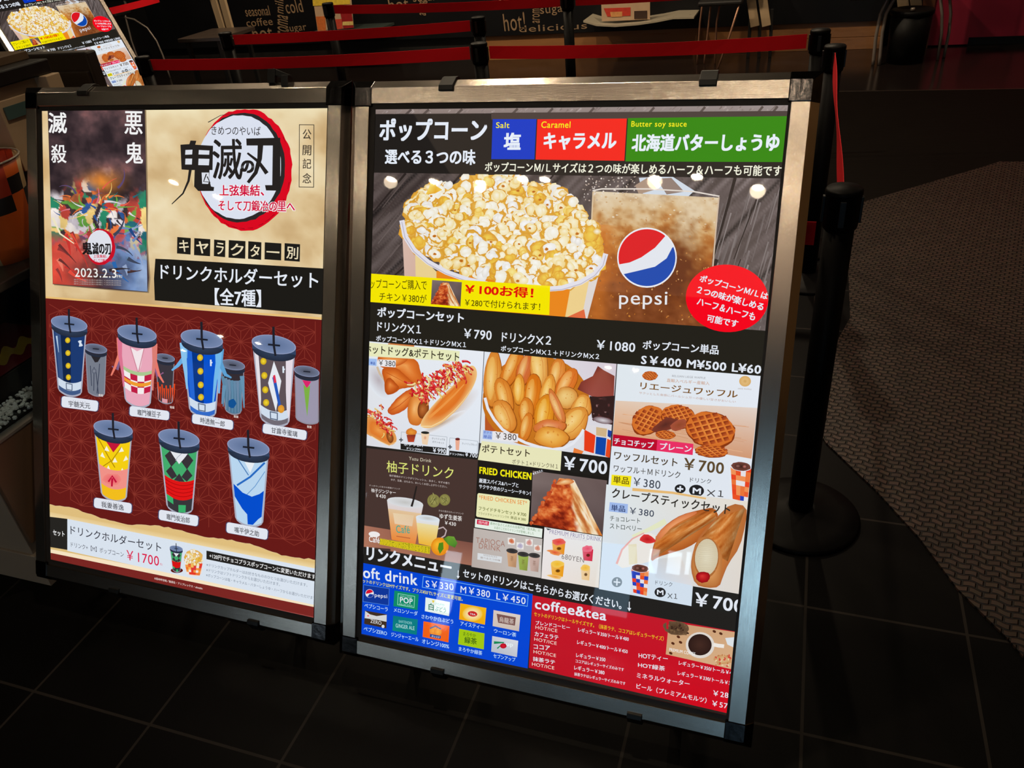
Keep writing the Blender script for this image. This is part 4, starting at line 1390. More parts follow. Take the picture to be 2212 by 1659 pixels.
    P.stroke([(1790, 560), (1836, 570), (1890, 576)], 34, (244, 238, 230))
    P.poly([(1900, 500), (1990, 492), (1984, 590), (1920, 560)], (226, 232, 236))
    P.ell(1880, 700, 80, 50, (226, 190, 140), (206, 150, 96), n=12, jag=.2, rng=rng)
    for k in range(26):
        P.ell(rng.uniform(1810, 1960), rng.uniform(650, 760), 12, 7, rng.choice([(240, 214, 170), (196, 130, 80), (214, 70, 60)]), n=6, rot=rng.uniform(0, 180))
    P.T('PREMIUM COFFEE', 1386, 620, 1624, 664, 30, (250, 250, 250), .012)
    P.build('coffee_picture', sheet)
    return sheet

# ------------------------------------------------------------------ the drink holder sheet (left-hand light box)
def tumbler(P, cx, cy, rx, h, taper, style, seed, straw=True, small=False):
    """a lidded tumbler printed at lid centre (cx,cy); rx lid half width, h height from lid to foot"""
    rng = random.Random(seed)
    sl = 0.17                      # the row runs a little downhill

    def at(a, b):
        """a -1..1 across, b 0..1 down the body"""
        wx = rx * (.93 + (taper - .93) * b)
        return (cx + wx * a + rx * .04 * b, cy + rx * .42 + (h - rx * .42) * b + wx * a * sl + (1 - a * a) * rx * .22)

    def band(b0, b1, col, a0=-1.0, a1=1.0, cols=None):
        n = 8
        top = [at(a0 + (a1 - a0) * i / n, b0) for i in range(n + 1)]
        bot = [at(a0 + (a1 - a0) * i / n, b1) for i in range(n + 1)][::-1]
        P.poly(top + bot, col)

    def shape(pts, col):
        P.poly([at(*p) for p in pts], col)
    P.ell(cx + rx * .1, cy + h, rx * 1.0, rx * .42, (44, 14, 14), (104, 26, 22), n=24)
    # pale cut-out edge round the cup
    n = 8
    e = [at(-1.08, 0), at(-1.1, .5), at(-1.14, 1.0)] + [at(-1 + 2 * i / n, 1.03) for i in range(n + 1)] + [at(1.14, 1.0), at(1.1, .5), at(1.08, 0)]
    P.poly(e, (176, 178, 196) if not small else (150, 146, 160))
    base = {'navy': (30, 60, 116), 'grey': (122, 128, 142), 'pink': (240, 172, 192), 'black': (62, 56, 64), 'blue': (8, 84, 212), 'teal': (84, 122, 150), 'brown': (98, 84, 90),
            'lilac': (160, 154, 176), 'yellow': (252, 214, 20), 'green': (70, 176, 112), 'sky': (190, 220, 246)}[style]
    band(0, 1, base)
    if style in ('navy', 'blue', 'brown'):
        if style != 'brown':
            band(0, .8, mixc(base, (255, 255, 255), .12), -.9, -.55)
            band(0, .8, mixc(base, (0, 0, 0), .35), -.55, .1)
        band(.8, .94, (214, 228, 244))
        band(.93, 1.0, mixc(base, (160, 170, 190), .3))
        if style == 'brown':
            shape([(0, .05), (.42, .34), (.1, .8), (-.36, .4)], (236, 240, 248))
            shape([(-.1, .3), (.06, .26), (.5, .76), (.36, .8)], (40, 90, 190))
            shape([(-.06, .27), (.06, .25), (.14, .36), (0, .38)], (226, 50, 80))
            P.ell(*at(.46, .76), rx * .16, rx * .2, (240, 170, 60), (226, 150, 40), n=10)
            shape([(.62, 0), (1.0, 0), (1.02, .5), (1.14, 1.0), (.86, .8), (.72, .5)], (236, 226, 236))
            shape([(-.8, 0), (-1.0, 0), (-1.02, .5), (-1.1, .98), (-.9, .7), (-.82, .4)], (236, 230, 236))
        P.outline([at(-.3, .82), at(.2, .82), at(.2, .92), at(-.3, .92)], rx * .05, (90, 104, 130))
        for b in (.1, .31, .52, .71):
            bx = -.1 if style != 'brown' else -.56
            P.ell(*at(bx, b), rx * .15, rx * .17, (252, 226, 60), (206, 166, 20), n=12)
        if style == 'navy':
            P.stroke([at(-.82, .1), at(-.76, .36)], rx * .1, (190, 214, 240), rx * .02)
            P.stroke([at(.62, .1), at(.86, .2)], rx * .12, (220, 232, 246))
            P.stroke([at(.7, .2), at(.76, .1)], rx * .1, (220, 232, 246))
        else:
            P.stroke([at(.5, .12), at(.52, .22)], rx * .08, (226, 238, 250))
            P.stroke([at(.46, .16), at(.6, .17)], rx * .07, (226, 238, 250))
    if style == 'blue':
        for x0, x1, y1, c in ((-.95, -2.2, .7, (110, 178, 232)), (-1.0, -1.1, .7, (140, 200, 244)), (.98, 1.2, .7, (130, 190, 240)), (1.0, 2.0, .6, (96, 164, 216)), (.9, .8, .8, (120, 190, 240))):
            P.stroke([at(x0, -.02), at(x0 * 1.05, .2), at((x0 + x1) / 2, .45), at(x1, y1)], rx * .36, c, rx * .08)
    if style == 'pink':
        shape([(-.4, .06), (0, .1), (.42, .04), (.24, .34), (.06, .46), (-.16, .3)], (250, 236, 240))
        P.outline([at(-.4, .06), at(.06, .46), at(.42, .04)], rx * .05, (214, 140, 160))
        band(.44, .5, (176, 206, 150))
        band(.5, .8, (250, 244, 244))
        for i in range(4):
            for j in range(3):
                if (i + j) % 2:
                    shape([(-1 + i * .5, .5 + j * .1), (-.5 + i * .5, .5 + j * .1), (-.5 + i * .5, .6 + j * .1), (-1 + i * .5, .6 + j * .1)], (196, 30, 70))
        band(.62, .68, (246, 160, 50))
        for x0, x1, y1, c in ((-1.0, -1.9, .66, (130, 96, 140)), (-1.05, -2.2, .9, (240, 130, 110)), (-1.0, -1.1, .8, (226, 120, 150)), (1.0, 1.9, .62, (150, 96, 140)), (1.05, 2.1, .84, (240, 124, 110)), (1.0, 1.2, .8, (226, 130, 120))):
            P.stroke([at(x0, 0), at(x0 * 1.1, .3), at((x0 + x1) / 2, .6), at(x1, y1)], rx * .26, c, rx * .08)
    if style == 'black':
        for k in range(9):
            a = -1 + k * .28
            P.stroke([at(a, .55 + .08 * (k % 2)), at(a + .08, .8), at(a - .05, 1.0)], rx * .16, (236, 74, 30), rx * .03)
        band(.9, 1.0, (226, 160, 170), -.5, .3)
    if style == 'teal':
        band(0, .28, (54, 46, 52))
        for k in range(7):
            a = -1 + k * .3
            P.stroke([at(a, .2), at(a + .06, .5), at(a + .12 * (k - 3), .98)], rx * .26, (96 + 8 * (k % 3), 140, 170), rx * .08)
        P.stroke([at(.9, .1), at(1.1, .4), at(1.5, .95)], rx * .4, (104, 150, 182), rx * .1)
        P.stroke([at(-.9, .4), at(-1.2, .7), at(-1.5, .95)], rx * .36, (104, 150, 182), rx * .1)
        P.ell(*at(-.1, .76), rx * .34, rx * .4, (20, 84, 150), n=10, jag=.1, rng=rng)
    if style == 'grey':
        P.poly([at(-.5, .04), at(.5, .04), at(.2, .16), at(-.1, .18)], (44, 40, 44))
        for a, b in (((-.2, .3), (-.3, .9)), ((.4, .2), (.1, .95)), ((-.6, .3), (-.55, .8)), ((0, .4), (.3, .98))):
            P.stroke([at(*a), at(*b)], rx * .07, (60, 66, 86))
        P.ell(*at(-.2, .4), rx * .22, rx * .26, (140, 146, 160), (84, 90, 108), n=12)
    if style == 'lilac':
        shape([(-.4, .05), (.4, .05), (0, .22)], (226, 40, 110))
        shape([(-.3, .14), (0, .2), (.3, .14), (.16, .5), (0, .85), (-.16, .5)], (128, 180, 70))
    if style == 'yellow':
        shape([(-.55, 0), (0, .04), (.55, 0), (0, .2)], (200, 26, 60))
        P.stroke([at(-.9, .05), at(-.3, .3), at(.1, .45)], rx * .05, (180, 140, 10))
        P.stroke([at(.5, .1), at(-.1, .34), at(-.8, .52)], rx * .05, (180, 140, 10))
        for a, b in ((-.4, .16), (.5, .14), (-.7, .3), (.1, .32), (.6, .5), (-.35, .48), (.8, .3)):
            shape([(a, b - .04), (a + .16, b + .04), (a - .16, b + .05)], (252, 250, 230))
        band(.5, .82, (248, 150, 140))
        P.ell(*at(-.05, .66), rx * .5, rx * .34, (240, 90, 110), (248, 140, 130), n=12, jag=.2, rng=rng)
        P.stroke([at(-.4, .72), at(-.1, .6), at(.2, .7)], rx * .1, (200, 20, 60))
        P.stroke([at(-.1, .64), at(-.15, .78)], rx * .1, (200, 20, 60))
        band(.82, 1.0, (250, 196, 30))
    if style == 'green':
        for a, b in ((-.48, .17), (.48, .17), (-.5, .42), (.5, .42), (0, .5)):
            shape([(a, b - .13), (min(.98, a + .36), b), (a, min(.5, b + .13)), (max(-.98, a - .36), b)], (58, 52, 58))
        shape([(-.98, .06), (-.8, .0), (-.98, .0)], (58, 52, 58))
        shape([(-.62, 0), (.62, 0), (.3, .12), (0, .22), (-.3, .12)], (236, 238, 244))
        P.stroke([at(.3, 0), at(-.1, .12), at(-.2, .18)], rx * .03, (170, 176, 190))
        band(.5, .8, (230, 24, 24))
        for b in (.56, .62, .68, .74):
            P.stroke([at(-1 + i * .25, b) for i in range(9)], rx * .03, (170, 10, 14))
        band(.8, 1.0, (58, 56, 60))
        shape([(-1, .8), (-.5, .8), (-.5, .9), (-1, .9)], (60, 180, 110))
        shape([(-.1, .88), (.5, .88), (.5, 1.0), (-.1, 1.0)], (60, 180, 110))
    if style == 'sky':
        shape([(-.3, .0), (.4, 0), (.1, .2)], (240, 246, 252))
        P.stroke([at(-.7, .0), at(0, .24)], rx * .05, (80, 130, 190))
        P.stroke([at(.9, .06), at(.1, .26), at(-.75, .46)], rx * .1, (40, 110, 200))
        P.stroke([at(.95, .2), at(.4, .4), at(-.2, .56)], rx * .04, (110, 160, 214))
        shape([(-.98, .47), (-.4, .53), (.2, .56), (.7, .53), (.98, .5), (.97, .9), (.7, .92), (.3, .99), (-.12, .99), (-.14, .84), (-.5, .78), (-.98, .66)], (6, 80, 210))
    # lid
    k = .44
    lid = (92, 112, 150) if not small else (76, 78, 92)
    P.ell(cx + rx * .02, cy + rx * .34, rx * 1.06, rx * k, (54, 70, 98) if not small else (50, 46, 54), (38, 46, 64), rot=10, n=30)
    P.poly([(cx - rx * 1.05, cy - rx * .1), (cx + rx * 1.05, cy + rx * .16), (cx + rx * 1.06, cy + rx * .5), (cx - rx * 1.03, cy + rx * .2)], (52, 70, 100) if not small else (56, 52, 60))
    P.ell(cx, cy, rx * 1.08, rx * k, (150, 160, 196), rot=10, n=30)
    P.ell(cx, cy, rx * 1.03, rx * k * .93, lid, mixc(lid, (150, 166, 204), .5), rot=10, n=30)
    P.stroke([(cx - rx * .28, cy), (cx + rx * .3, cy + rx * .06)], rx * .09, (30, 34, 46))
    if straw:
        P.stroke([(cx - rx * .02, cy - rx * .85), (cx, cy + rx * .05), (cx + rx * .08, cy + rx * .55)], rx * .12, (34, 34, 42), rx * .1)


def holder_sheet(sign):
    P = Print(SIGN_L, YAW_L, LEAN_L, 0.012)
    rng = random.Random(5)
    P.clear(0.0140)
    P.frame()
    P.poly([(70, 226), (722, 222), (692, 1352), (98, 1226)], (224, 196, 146))
    sheet = P.build('poster', sign)
    # ---- parchment
    P.clear(ZA)
    def parch(a, b):
        n1 = fbm(a * 7, b * 6, 5, 5)
        v = ramp(n1, [(.25, (206, 172, 122)), (.45, (226, 198, 150)), (.6, (236, 214, 170)), (.8, (246, 230, 192))])
        g = np.exp(-b / .035)[..., None]  # glow of the light box along the top edge, put into the ink
        e = (np.exp(-a / .03) * .5)[..., None]
        v = v * (1 - g * .75) + np.array([255, 248, 210]) * g * .75
        return v * (1 - e) + np.array([226, 170, 100]) * e
    P.field([(76, 232), (720, 228), (706, 700), (92, 650)], parch, 110, 80)
    P.build('parchment', sheet)
    # ---- film poster: an abstract swirl of colours in place of the artwork
    P.clear(0.0118)
    x0, x1 = 104, 313
    fp = [(103, 237), (313, 236), (317, 430), (316, 520), (322, 600), (319, 631), (260, 627), (180, 620), (114, 614), (110, 450)]
    P.poly([(p[0] + 3, p[1] + 2) for p in fp], (150, 128, 96))
    P.poly(fp, (66, 50, 52))
    R_ = np.random.RandomState(17)
    sd = R_.rand(150, 2) * [1, .5] + [0, .36]
    PAL = np.array([(214, 66, 54), (226, 116, 60), (240, 206, 130), (44, 132, 100), (104, 164, 70), (222, 214, 220), (216, 120, 140), (52, 92, 156), (92, 74, 112), (62, 52, 58), (200, 190, 198), (190, 70, 60), (40, 104, 116), (70, 54, 56), (236, 226, 220)])
    sc_ = PAL[R_.randint(0, len(PAL), 150)]

    def art(a, b):
        n1, n2 = fbm(a * 5, b * 9, 41, 5), fbm(a * 5 + 9, b * 9 + 4, 52, 5)
        smoke = ramp(n1, [(.25, (46, 36, 40)), (.5, (74, 57, 60)), (.66, (104, 76, 78)), (.85, (150, 100, 98))])
        wx, wy = a + (n1 - .5) * .22, b + (n2 - .5) * .16
        d2 = (wx[..., None] - sd[:, 0]) ** 2 + ((wy[..., None] - sd[:, 1]) * 1.6) ** 2
        patch = sc_[d2.argmin(-1)] * (.8 + .45 * n2[..., None])
        low = ramp(np.clip(a + (n2 - .5) * .5, 0, 1), [(0, (222, 76, 60)), (.3, (206, 84, 72)), (.46, (110, 62, 62)), (.62, (84, 98, 136)), (.85, (120, 148, 196)), (1, (150, 172, 208))]) * (.75 + .5 * n1[..., None])
        w1 = np.clip((b + (n1 - .5) * .3 - .40) * 9, 0, 1)[..., None]
        w2 = np.clip((b + (n2 - .5) * .25 - .70) * 9, 0, 1)[..., None]
        fl = np.exp(-((a - .55) ** 2) / .03 - ((b - .40) ** 2) / .003)[..., None] * (.5 + n2[..., None])
        v = smoke * (1 - w1) + patch * w1
        v = v * (1 - w2) + low * w2
        v = v * (1 - np.clip(fl, 0, .9)) + np.array([252, 150, 56]) * np.clip(fl, 0, .9)
        dk = np.clip((b - .86) * 9, 0, .55)[..., None] * np.clip(1 - np.abs(a - .45) * 2.4, 0, 1)[..., None]
        return v * (1 - dk) + np.array([56, 44, 46]) * dk
    P.field([(103.5, 238), (312.5, 237), (318.5, 630), (114.5, 613)], art, 90, 150)

    def ribbon(x, y, ang, ln, w, cc, bend):
        q = [(x, y)]
        for _ in range(7):
            ang += bend / 7
            nx = q[-1][0] + math.cos(ang) * ln / 7
            ny = q[-1][1] + math.sin(ang) * ln / 7
            if not (112 < nx < 309 and 244 < ny < 610):
                break
            q.append((nx, ny))
        if len(q) > 2:
            P.stroke(q, w, cc, w * .15)
    pal = [(222, 66, 54), (232, 120, 60), (244, 206, 120), (44, 140, 106), (112, 172, 70), (226, 220, 226), (222, 120, 140), (48, 90, 160), (96, 76, 116), (62, 52, 58), (206, 198, 206), (232, 96, 76), (36, 110, 122)]
    for k in range(46):
        t = rng.uniform(0, 6.28)
        r_ = rng.uniform(4, 84)
        x, y = 212 + math.cos(t) * r_ * 1.05, 452 + math.sin(t) * r_ * .75
        ribbon(min(300, max(120, x)), min(525, max(398, y)), t + rng.uniform(-.5, .9), rng.uniform(18, 46), rng.uniform(2, 6), rng.choice(pal), rng.uniform(-1.8, 1.8))
    for k in range(14):
        ribbon(rng.uniform(118, 185), rng.uniform(500, 596), rng.uniform(.2, 1.2), rng.uniform(24, 70), rng.uniform(4, 12), rng.choice([(236, 78, 62), (206, 56, 50), (244, 128, 106), (150, 60, 58), (110, 52, 50)]), rng.uniform(-.8, .8))
        ribbon(rng.uniform(244, 300), rng.uniform(486, 596), rng.uniform(-.6, 1.4), rng.uniform(20, 56), rng.uniform(4, 11), rng.choice([(46, 106, 178), (116, 142, 188), (64, 72, 92), (152, 170, 204), (36, 74, 136)]), rng.uniform(-1, 1))
    for k in range(8):
        ribbon(rng.uniform(120, 290), rng.uniform(580, 606), rng.uniform(-.3, .3), rng.uniform(20, 50), rng.uniform(4, 8), rng.choice([(70, 48, 46), (92, 60, 58), (54, 46, 50), (120, 70, 66)]), rng.uniform(-.4, .4))
    P.stroke([(114, 470), (130, 505), (160, 526)], 5, (246, 236, 200), 2)
    P.T('滅', 105, 288, 145, 288, 45, (250, 250, 250), .015)
    P.T('殺', 111, 352, 144, 352, 40, (250, 250, 250), .012)
    P.T('悪', 269, 290, 308, 291, 50, (250, 250, 250), .01)
    P.T('鬼', 271, 353, 309, 354, 46, (250, 250, 250), .015)
    P.ell(218, 533, 31, 40, (206, 20, 40), n=24, jag=.04, rng=rng)
    P.ell(215, 532, 27, 35, (230, 232, 242), n=24)
    P.T('鬼', 178, 550, 200, 550, 28, (30, 26, 26), .05)
    P.T('滅の刃', 200, 550, 240, 550, 26, (30, 26, 26), .04)
    P.T('上弦集結、', 202, 557, 232, 557, 7, (220, 30, 70), .02)
    P.T('そして刀鍛冶の里へ', 202, 566, 248, 566, 7, (220, 30, 70), .02)
    P.T('2023.2.3', 162, 598, 252, 600.5, 19, (246, 244, 240), .012)
    P.T('FRI', 253, 600, 264, 600, 6, (240, 236, 230), .02)
    for k in range(3):
        P.T('原作上映開始全国の劇場にて四月放送開始', 160, 605.5 + 4.5 * k, 262, 608.5 + 4.5 * k, 3, (190, 176, 172))
    P.build('film_poster', sheet)
    # ---- title emblem
    P.clear(0.0118)
    P.frame(320, 180, 3.319)
    nr = 72
    ring = [(694 + 342 * math.cos(2 * math.pi * k / nr) * (1 + rng.uniform(-.025, .012)), 620 + 440 * math.sin(2 * math.pi * k / nr) * (1 + rng.uniform(-.02, .012))) for k in range(nr)]
    P.poly(ring, (224, 12, 34))
    P.ell(666, 604, 316, 394, (46, 42, 42), n=60, jag=.012, rng=rng, rot=4)
    P.ell(650, 600, 304, 372, (226, 232, 246), n=60, jag=.008, rng=rng, rot=4)
    P.ell(336, 590, 26, 150, (230, 206, 158), n=20, jag=.03, rng=rng)
    P.stroke([(430, 280), (520, 230), (620, 214)], 6, (46, 42, 42), 2)
    for k in range(12):
        t = math.radians(rng.uniform(-80, 140))
        P.stroke([(690 + 330 * math.cos(t), 614 + 430 * math.sin(t)), (690 + 330 * math.cos(t + .12), 614 + 425 * math.sin(t + .12))], 5, (150, 8, 24), 2)
    P.T('きめつのやいば', 455, 368, 806, 374, 62, (60, 56, 58), .004)
    # the four characters of the title, the first drawn with its long tail
    K = (40, 36, 34)
    P.poly([(232, 440), (296, 436), (304, 410), (346, 412), (338, 440), (466, 448), (462, 622), (440, 622), (440, 700), (452, 740), (474, 744), (470, 772), (360, 772), (330, 740), (334, 622), (298, 622), (240, 618)], K)
    for q in ([(268, 478), (318, 476), (316, 510), (266, 512)], [(364, 478), (440, 482), (438, 512), (362, 510)], [(268, 540), (316, 540), (314, 582), (266, 582)], [(362, 540), (440, 542), (436, 588), (360, 586)]):
        P.poly(q, (226, 230, 240))
    P.poly([(384, 640), (436, 640), (440, 700), (430, 722), (388, 720)], (226, 230, 240))
    P.stroke([(306, 600), (290, 700), (250, 790), (170, 866)], 22, K, 6)
    P.stroke([(418, 650), (398, 704), (440, 708)], 9, K, 6)
    P.stroke([(424, 668), (446, 716)], 8, K, 4)
    P.T('滅', 462, 690, 678, 690, 290, K, .012)
    P.T('の', 664, 642, 760, 646, 92, K, .05)
    P.poly([(704, 396), (948, 390), (948, 770), (846, 768), (838, 730), (890, 730), (894, 446), (706, 446)], K)
    P.stroke([(806, 440), (800, 540), (772, 640), (716, 712)], 40, K, 22)
    P.stroke([(712, 500), (790, 560), (852, 646)], 14, K, 30)
    P.T('上弦集結、', 508, 812, 836, 812, 88, (250, 248, 250), .1)
    P.T('上弦集結、', 510, 808, 832, 808, 80, (216, 10, 60), .022)
    P.T('そして刀鍛冶の里へ', 500, 916, 1056, 928, 84, (250, 248, 250), .09)
    P.T('そして刀鍛冶の里へ', 504, 912, 1052, 922, 76, (216, 10, 60), .02)
    P.build('title_emblem', sheet)
    # ---- upright note
    P.clear(ZB)
    P.outline([(1088, 298), (1192, 299), (1190, 746), (1086, 744)], 5, (70, 62, 52))
    for t, y in (('公', 402), ('開', 516), ('記', 612), ('念', 716)):
        P.T(t, 1110, y, 1172, y + 2, 72, (70, 60, 50), .01)
    P.build('release_note', sheet)
    # ---- seven black tiles
    P.clear(ZB)
    BK = (32, 30, 27)
    for t, (a, b, c, d) in zip('キャラクター別', ((211, 1102, 308, 1228), (333, 1110, 448, 1240), (475, 1120, 556, 1247), (580, 1124, 700, 1258), (720, 1132, 814, 1266), (838, 1140, 957, 1270), (980, 1146, 1091, 1279))):
        P.poly([(a + 2, b), (c + 2, b + 8), (c, d), (a, d - 8)], BK)
        if t == 'ー':
            P.stroke([(a + 14, (b + d) / 2 + 2), (c - 12, (b + d) / 2 + 8)], 9, (240, 226, 190), 12)
        else:
            P.T(t, a + 14, d - 24, c - 14, d - 16, (d - b) * .66, (240, 226, 190), .012)
    P.build('letter_tiles', sheet)
    P.clear(ZB)
    P.poly([(56, 1258), (160, 1262), (1296, 1330), (1282, 1660), (52, 1556), (46, 1400)], (30, 28, 24))
    P.T('ドリンクホルダーセット', 94, 1404, 1222, 1474, 112, (236, 242, 252), .014)
    P.T('【全7種】', 482, 1590, 814, 1606, 124, (236, 242, 252), .02)
    P.build('heading_band', sheet)
    # ---- maroon field with a star lattice
    P.clear(0.0122)
    P.frame()
    fld = [(96, 644), (708, 692), (692, 1212)]
    wav = []
    for k in range(61):
        t = k / 60
        x = 686 - t * (686 - 100)
        y = 1208 - t * (1208 - 1091) + 7 * math.sin(t * 15) * math.sin(t * 5 + 1) + rng.uniform(-1.6, 1.6)
        wav.append((x, y))
    P.poly(fld + wav[1:] + [(98, 1090)], (106, 28, 25))
    S_ = 46.0
    e1, e2 = np.array([S_, S_ * .085]), np.array([S_ * .5, S_ * .8])
    o_ = np.array([60.0, 560.0])

    def line(p, q, w_):
        for t in (p, q):
            if not (101 < t[0] < 703 - (t[1] - 690) * .02 and t[1] > 648 + (t[0] - 96) * .078 and t[1] < 1086 + (t[0] - 100) * .193 - 8):
                return
        P.stroke([tuple(p), tuple(q)], w_, (138, 52, 42))
    for i in range(-12, 18):
        for j in range(0, 19):
            p = o_ + e1 * i + e2 * j
            if not 20 < p[0] < 760:
                continue
            for a_, b_ in ((e1, e2), (e2, e2 - e1)):
                c_ = p + (a_ + b_) / 3
                for q in (p, p + a_, p + b_):
                    line(c_, q, 1.3)
            for v_ in (e1, e2, e2 - e1):
                line(p, p + v_, 1.3)
    P.stroke([(96, 642), (708, 689)], 4, (240, 196, 120))
    P.build('maroon_field', sheet)
    # ---- torn edge and price strip
    P.clear(0.0126)
    P.poly([(90, 1080)] + [(x, y + 1) for x, y in wav[::-1]] + [(706, 1214), (690, 1350), (92, 1226)], (230, 196, 130))
    P.grad([(96, 1104), (700, 1218), (698, 1232), (96, 1118)], (236, 206, 146), (226, 190, 120), (246, 222, 170), (250, 226, 176), 6, 1)
    P.poly([(96, 1184), (700, 1302), (698, 1316), (96, 1198)], (254, 234, 200))
    P.poly([(96, 1115), (145, 1121), (145, 1188), (96, 1180)], (40, 38, 35))
    P.poly([(145, 1121), (700, 1232), (696, 1311), (145, 1190)], (224, 234, 246))
    P.poly([(98, 1192), (700, 1316), (696, 1352), (98, 1224)], (126, 40, 36))
    P.stroke([(118, 1214), (690, 1337)], 2.5, (170, 84, 80))
    P.frame(60, 1080, 6.506)
    P.T('セット', 352, 494, 516, 522, 76, (240, 240, 240), .02)
    P.T('ドリンクホルダーセット', 600, 484, 1872, 736, 128, (60, 60, 72), .006)
    P.T('ドリンク+【M】ポップコーン', 606, 662, 1346, 808, 74, (80, 82, 94), .0)
    P.T('￥1700', 1386, 842, 1842, 930, 138, (226, 26, 76), .006)
    P.T('税込', 1856, 918, 1892, 926, 34, (226, 60, 100))
    P.frame(340, 1150, 5.267)
    tumbler(P, 212, 184, 70, 250, .55, 'green', 3)
    P.poly([(306, 330), (512, 350), (500, 470), (470, 496), (400, 500), (340, 480), (322, 430)], (246, 226, 214))
    checks(P, (308, 340), (512, 356), (480, 492), (336, 476), 6, 5, [(244, 120, 50), (236, 60, 40), (250, 190, 90), (246, 236, 230), (226, 60, 60), (248, 160, 70)], 9)
    P.ell(408, 280, 106, 80, (244, 206, 120), (232, 180, 90), n=22, jag=.05, rng=rng)
    hp = [(310, 300), (330, 230), (400, 205), (480, 230), (512, 320), (480, 380), (400, 360), (330, 350)]
    popcorn(P, hp, 60, 12, 10, 20)
    P.poly([(556, 208), (1812, 466), (1806, 562), (556, 306)], (38, 36, 34))
    P.T('+120円でチョコプラスポップコーンに変更いただけます', 590, 292, 1796, 538, 56, (240, 240, 240), .016)
    P.T('※ドリンクカップホルダーはお好きなもののひとつお選びいただけます。', 556, 386, 1704, 622, 38, (120, 132, 150))
    P.T('※ドリンクはソフトドリンクからお選びいただけます。', 554, 446, 1392, 614, 38, (120, 132, 150))
    P.T('※ポップコーンは塩・キャラメル・バターしょうゆ・ハーフからお選びいただけます', 552, 504, 1800, 772, 38, (120, 132, 150))
    P.frame()
    P.T('©吾峠呼世晴／集英社・アニプレックス・ufotable', 333, 1252, 437, 1274, 5.2, (240, 220, 214), .012)
    P.build('price_strip', sheet)
    # ---- seven drink holders with their plates
    P.frame()
    cups = [((150, 699, 37, 146, .62, 'navy'), (207.5, 753, 23, 96, .72, 'grey'), ((135, 855), (214, 866), (212, 889), (134, 879)), '宇髄天元', '印刷'),
            ((296.5, 720, 40, 148, .62, 'pink'), (357, 773, 20, 93, .7, 'black'), ((282, 876), (367, 888), (366, 908), (281, 898)), '竈門禰豆子', '印刷'),
            ((436.5, 731.7, 43, 158, .6, 'blue'), (503, 788, 25, 100, .62, 'teal'), ((417, 893), (505, 908), (504, 929), (416, 914)), '時透無一郎', '印刷'),
            ((592, 744, 45, 164, .62, 'brown'), (663, 802, 26, 106, .85, 'lilac'), ((570, 914), (664, 930), (662, 951), (568, 935)), '甘露寺蜜璃', '印刷'),
            ((245, 926, 40, 145, .62, 'yellow'), None, ((205, 1074), (286, 1087), (285, 1109), (204, 1096)), '我妻善逸', None),
            ((387, 946, 42, 152, .6, 'green'), None, ((345, 1100), (430, 1114), (428, 1137), (344, 1122)), '竈門炭治郎', None),
            ((537, 965, 43, 160, .62, 'sky'), None, ((491, 1127), (580, 1143), (578, 1166), (490, 1150)), '嘴平伊之助', None)]
    colour = ('navy blue', 'pink', 'bright blue', 'brown and white', 'yellow', 'green and black checked', 'pale blue')
    for i, (big, small, plate, nm, mark) in enumerate(cups):
        P.clear(0.0112)
        if small:
            tumbler(P, *small, i + 50, straw=False, small=True)
        tumbler(P, *big, i)
        a = P.build('tumbler_picture', sheet, colour[i] + ' tumbler picture')
        P.clear(ZB)
        q = [np.array(p, float) for p in plate]
        c = sum(q) / 4
        ins = []
        for k in range(4):
            p, pn, pp = q[k], q[(k + 1) % 4], q[(k - 1) % 4]
            ins += [p + (pp - p) / np.linalg.norm(pp - p) * 5, p + (pp - p) / np.linalg.norm(pp - p) * 1.6 + (pn - p) / np.linalg.norm(pn - p) * 1.6, p + (pn - p) / np.linalg.norm(pn - p) * 5]
        P.poly([tuple(p + (p - c) / np.linalg.norm(p - c) * 2) for p in ins], (70, 74, 110))
        P.poly([tuple(p) for p in ins], (232, 236, 246))
        e = (q[2] - q[3]) / np.linalg.norm(q[2] - q[3])
        b0, b1 = q[3] + (q[2] - q[3]) * .2 + np.array([0, -3.6]), q[3] + (q[2] - q[3]) * .8 + np.array([0, -3.6])
        P.T(nm, *b0, *b1, 12.5, (70, 70, 78), .01)
        t0, t1 = q[3] + (q[2] - q[3]) * .32 + np.array([0, -16.6]), q[3] + (q[2] - q[3]) * .66 + np.array([0, -16.6])
        P.T('・・・・・・', *t0, *t1, 1.6, (120, 120, 130))
        if mark:
            P.T('背面', plate[2][0] + 2, plate[1][1] - 6 + (0 if i else -4), plate[2][0] + 12, plate[1][1] - 5 + (0 if i else -4), 5.5, (240, 226, 220), .02)
        P.build('name_plate', sheet)
    return sheet

# ------------------------------------------------------------------ light boxes
W, H = 0.8323, 1.16
SIGN_R, YAW_R, LEAN_R = (-0.81896, 0.91846, 0.08432), 0.0, 0.444597
SIGN_L, YAW_L, LEAN_L = (-1.69913, 0.93427, 0.08792), -0.003982, 0.458395
RW = 0.030               # face of a rail
PROFILE = [(0, 0.0085), (0, 0.0006), (0.0006, 0), (RW - .0006, 0), (RW, .0004), (RW + .0142, .0142), (RW + .0142, .05), (0, .05)]


def side_pt(side, t, a, d):
    return {'t': (t, d, H - RW + a), 'b': (t, d, RW - a), 'l': (RW - a, d, t), 'r': (W - RW + a, d, t)}[side]


def sweep(side, prof, t0, t1):
    m = MB()
    n = len(prof)
    vs = [side_pt(side, t0, a, d) for a, d in prof] + [side_pt(side, t1, a, d) for a, d in prof]
    fs = [tuple(range(n - 1, -1, -1)), tuple(range(n, 2 * n))] + [(i, (i + 1) % n, n + (i + 1) % n, n + i) for i in range(n)]
    return m.add(vs, fs)


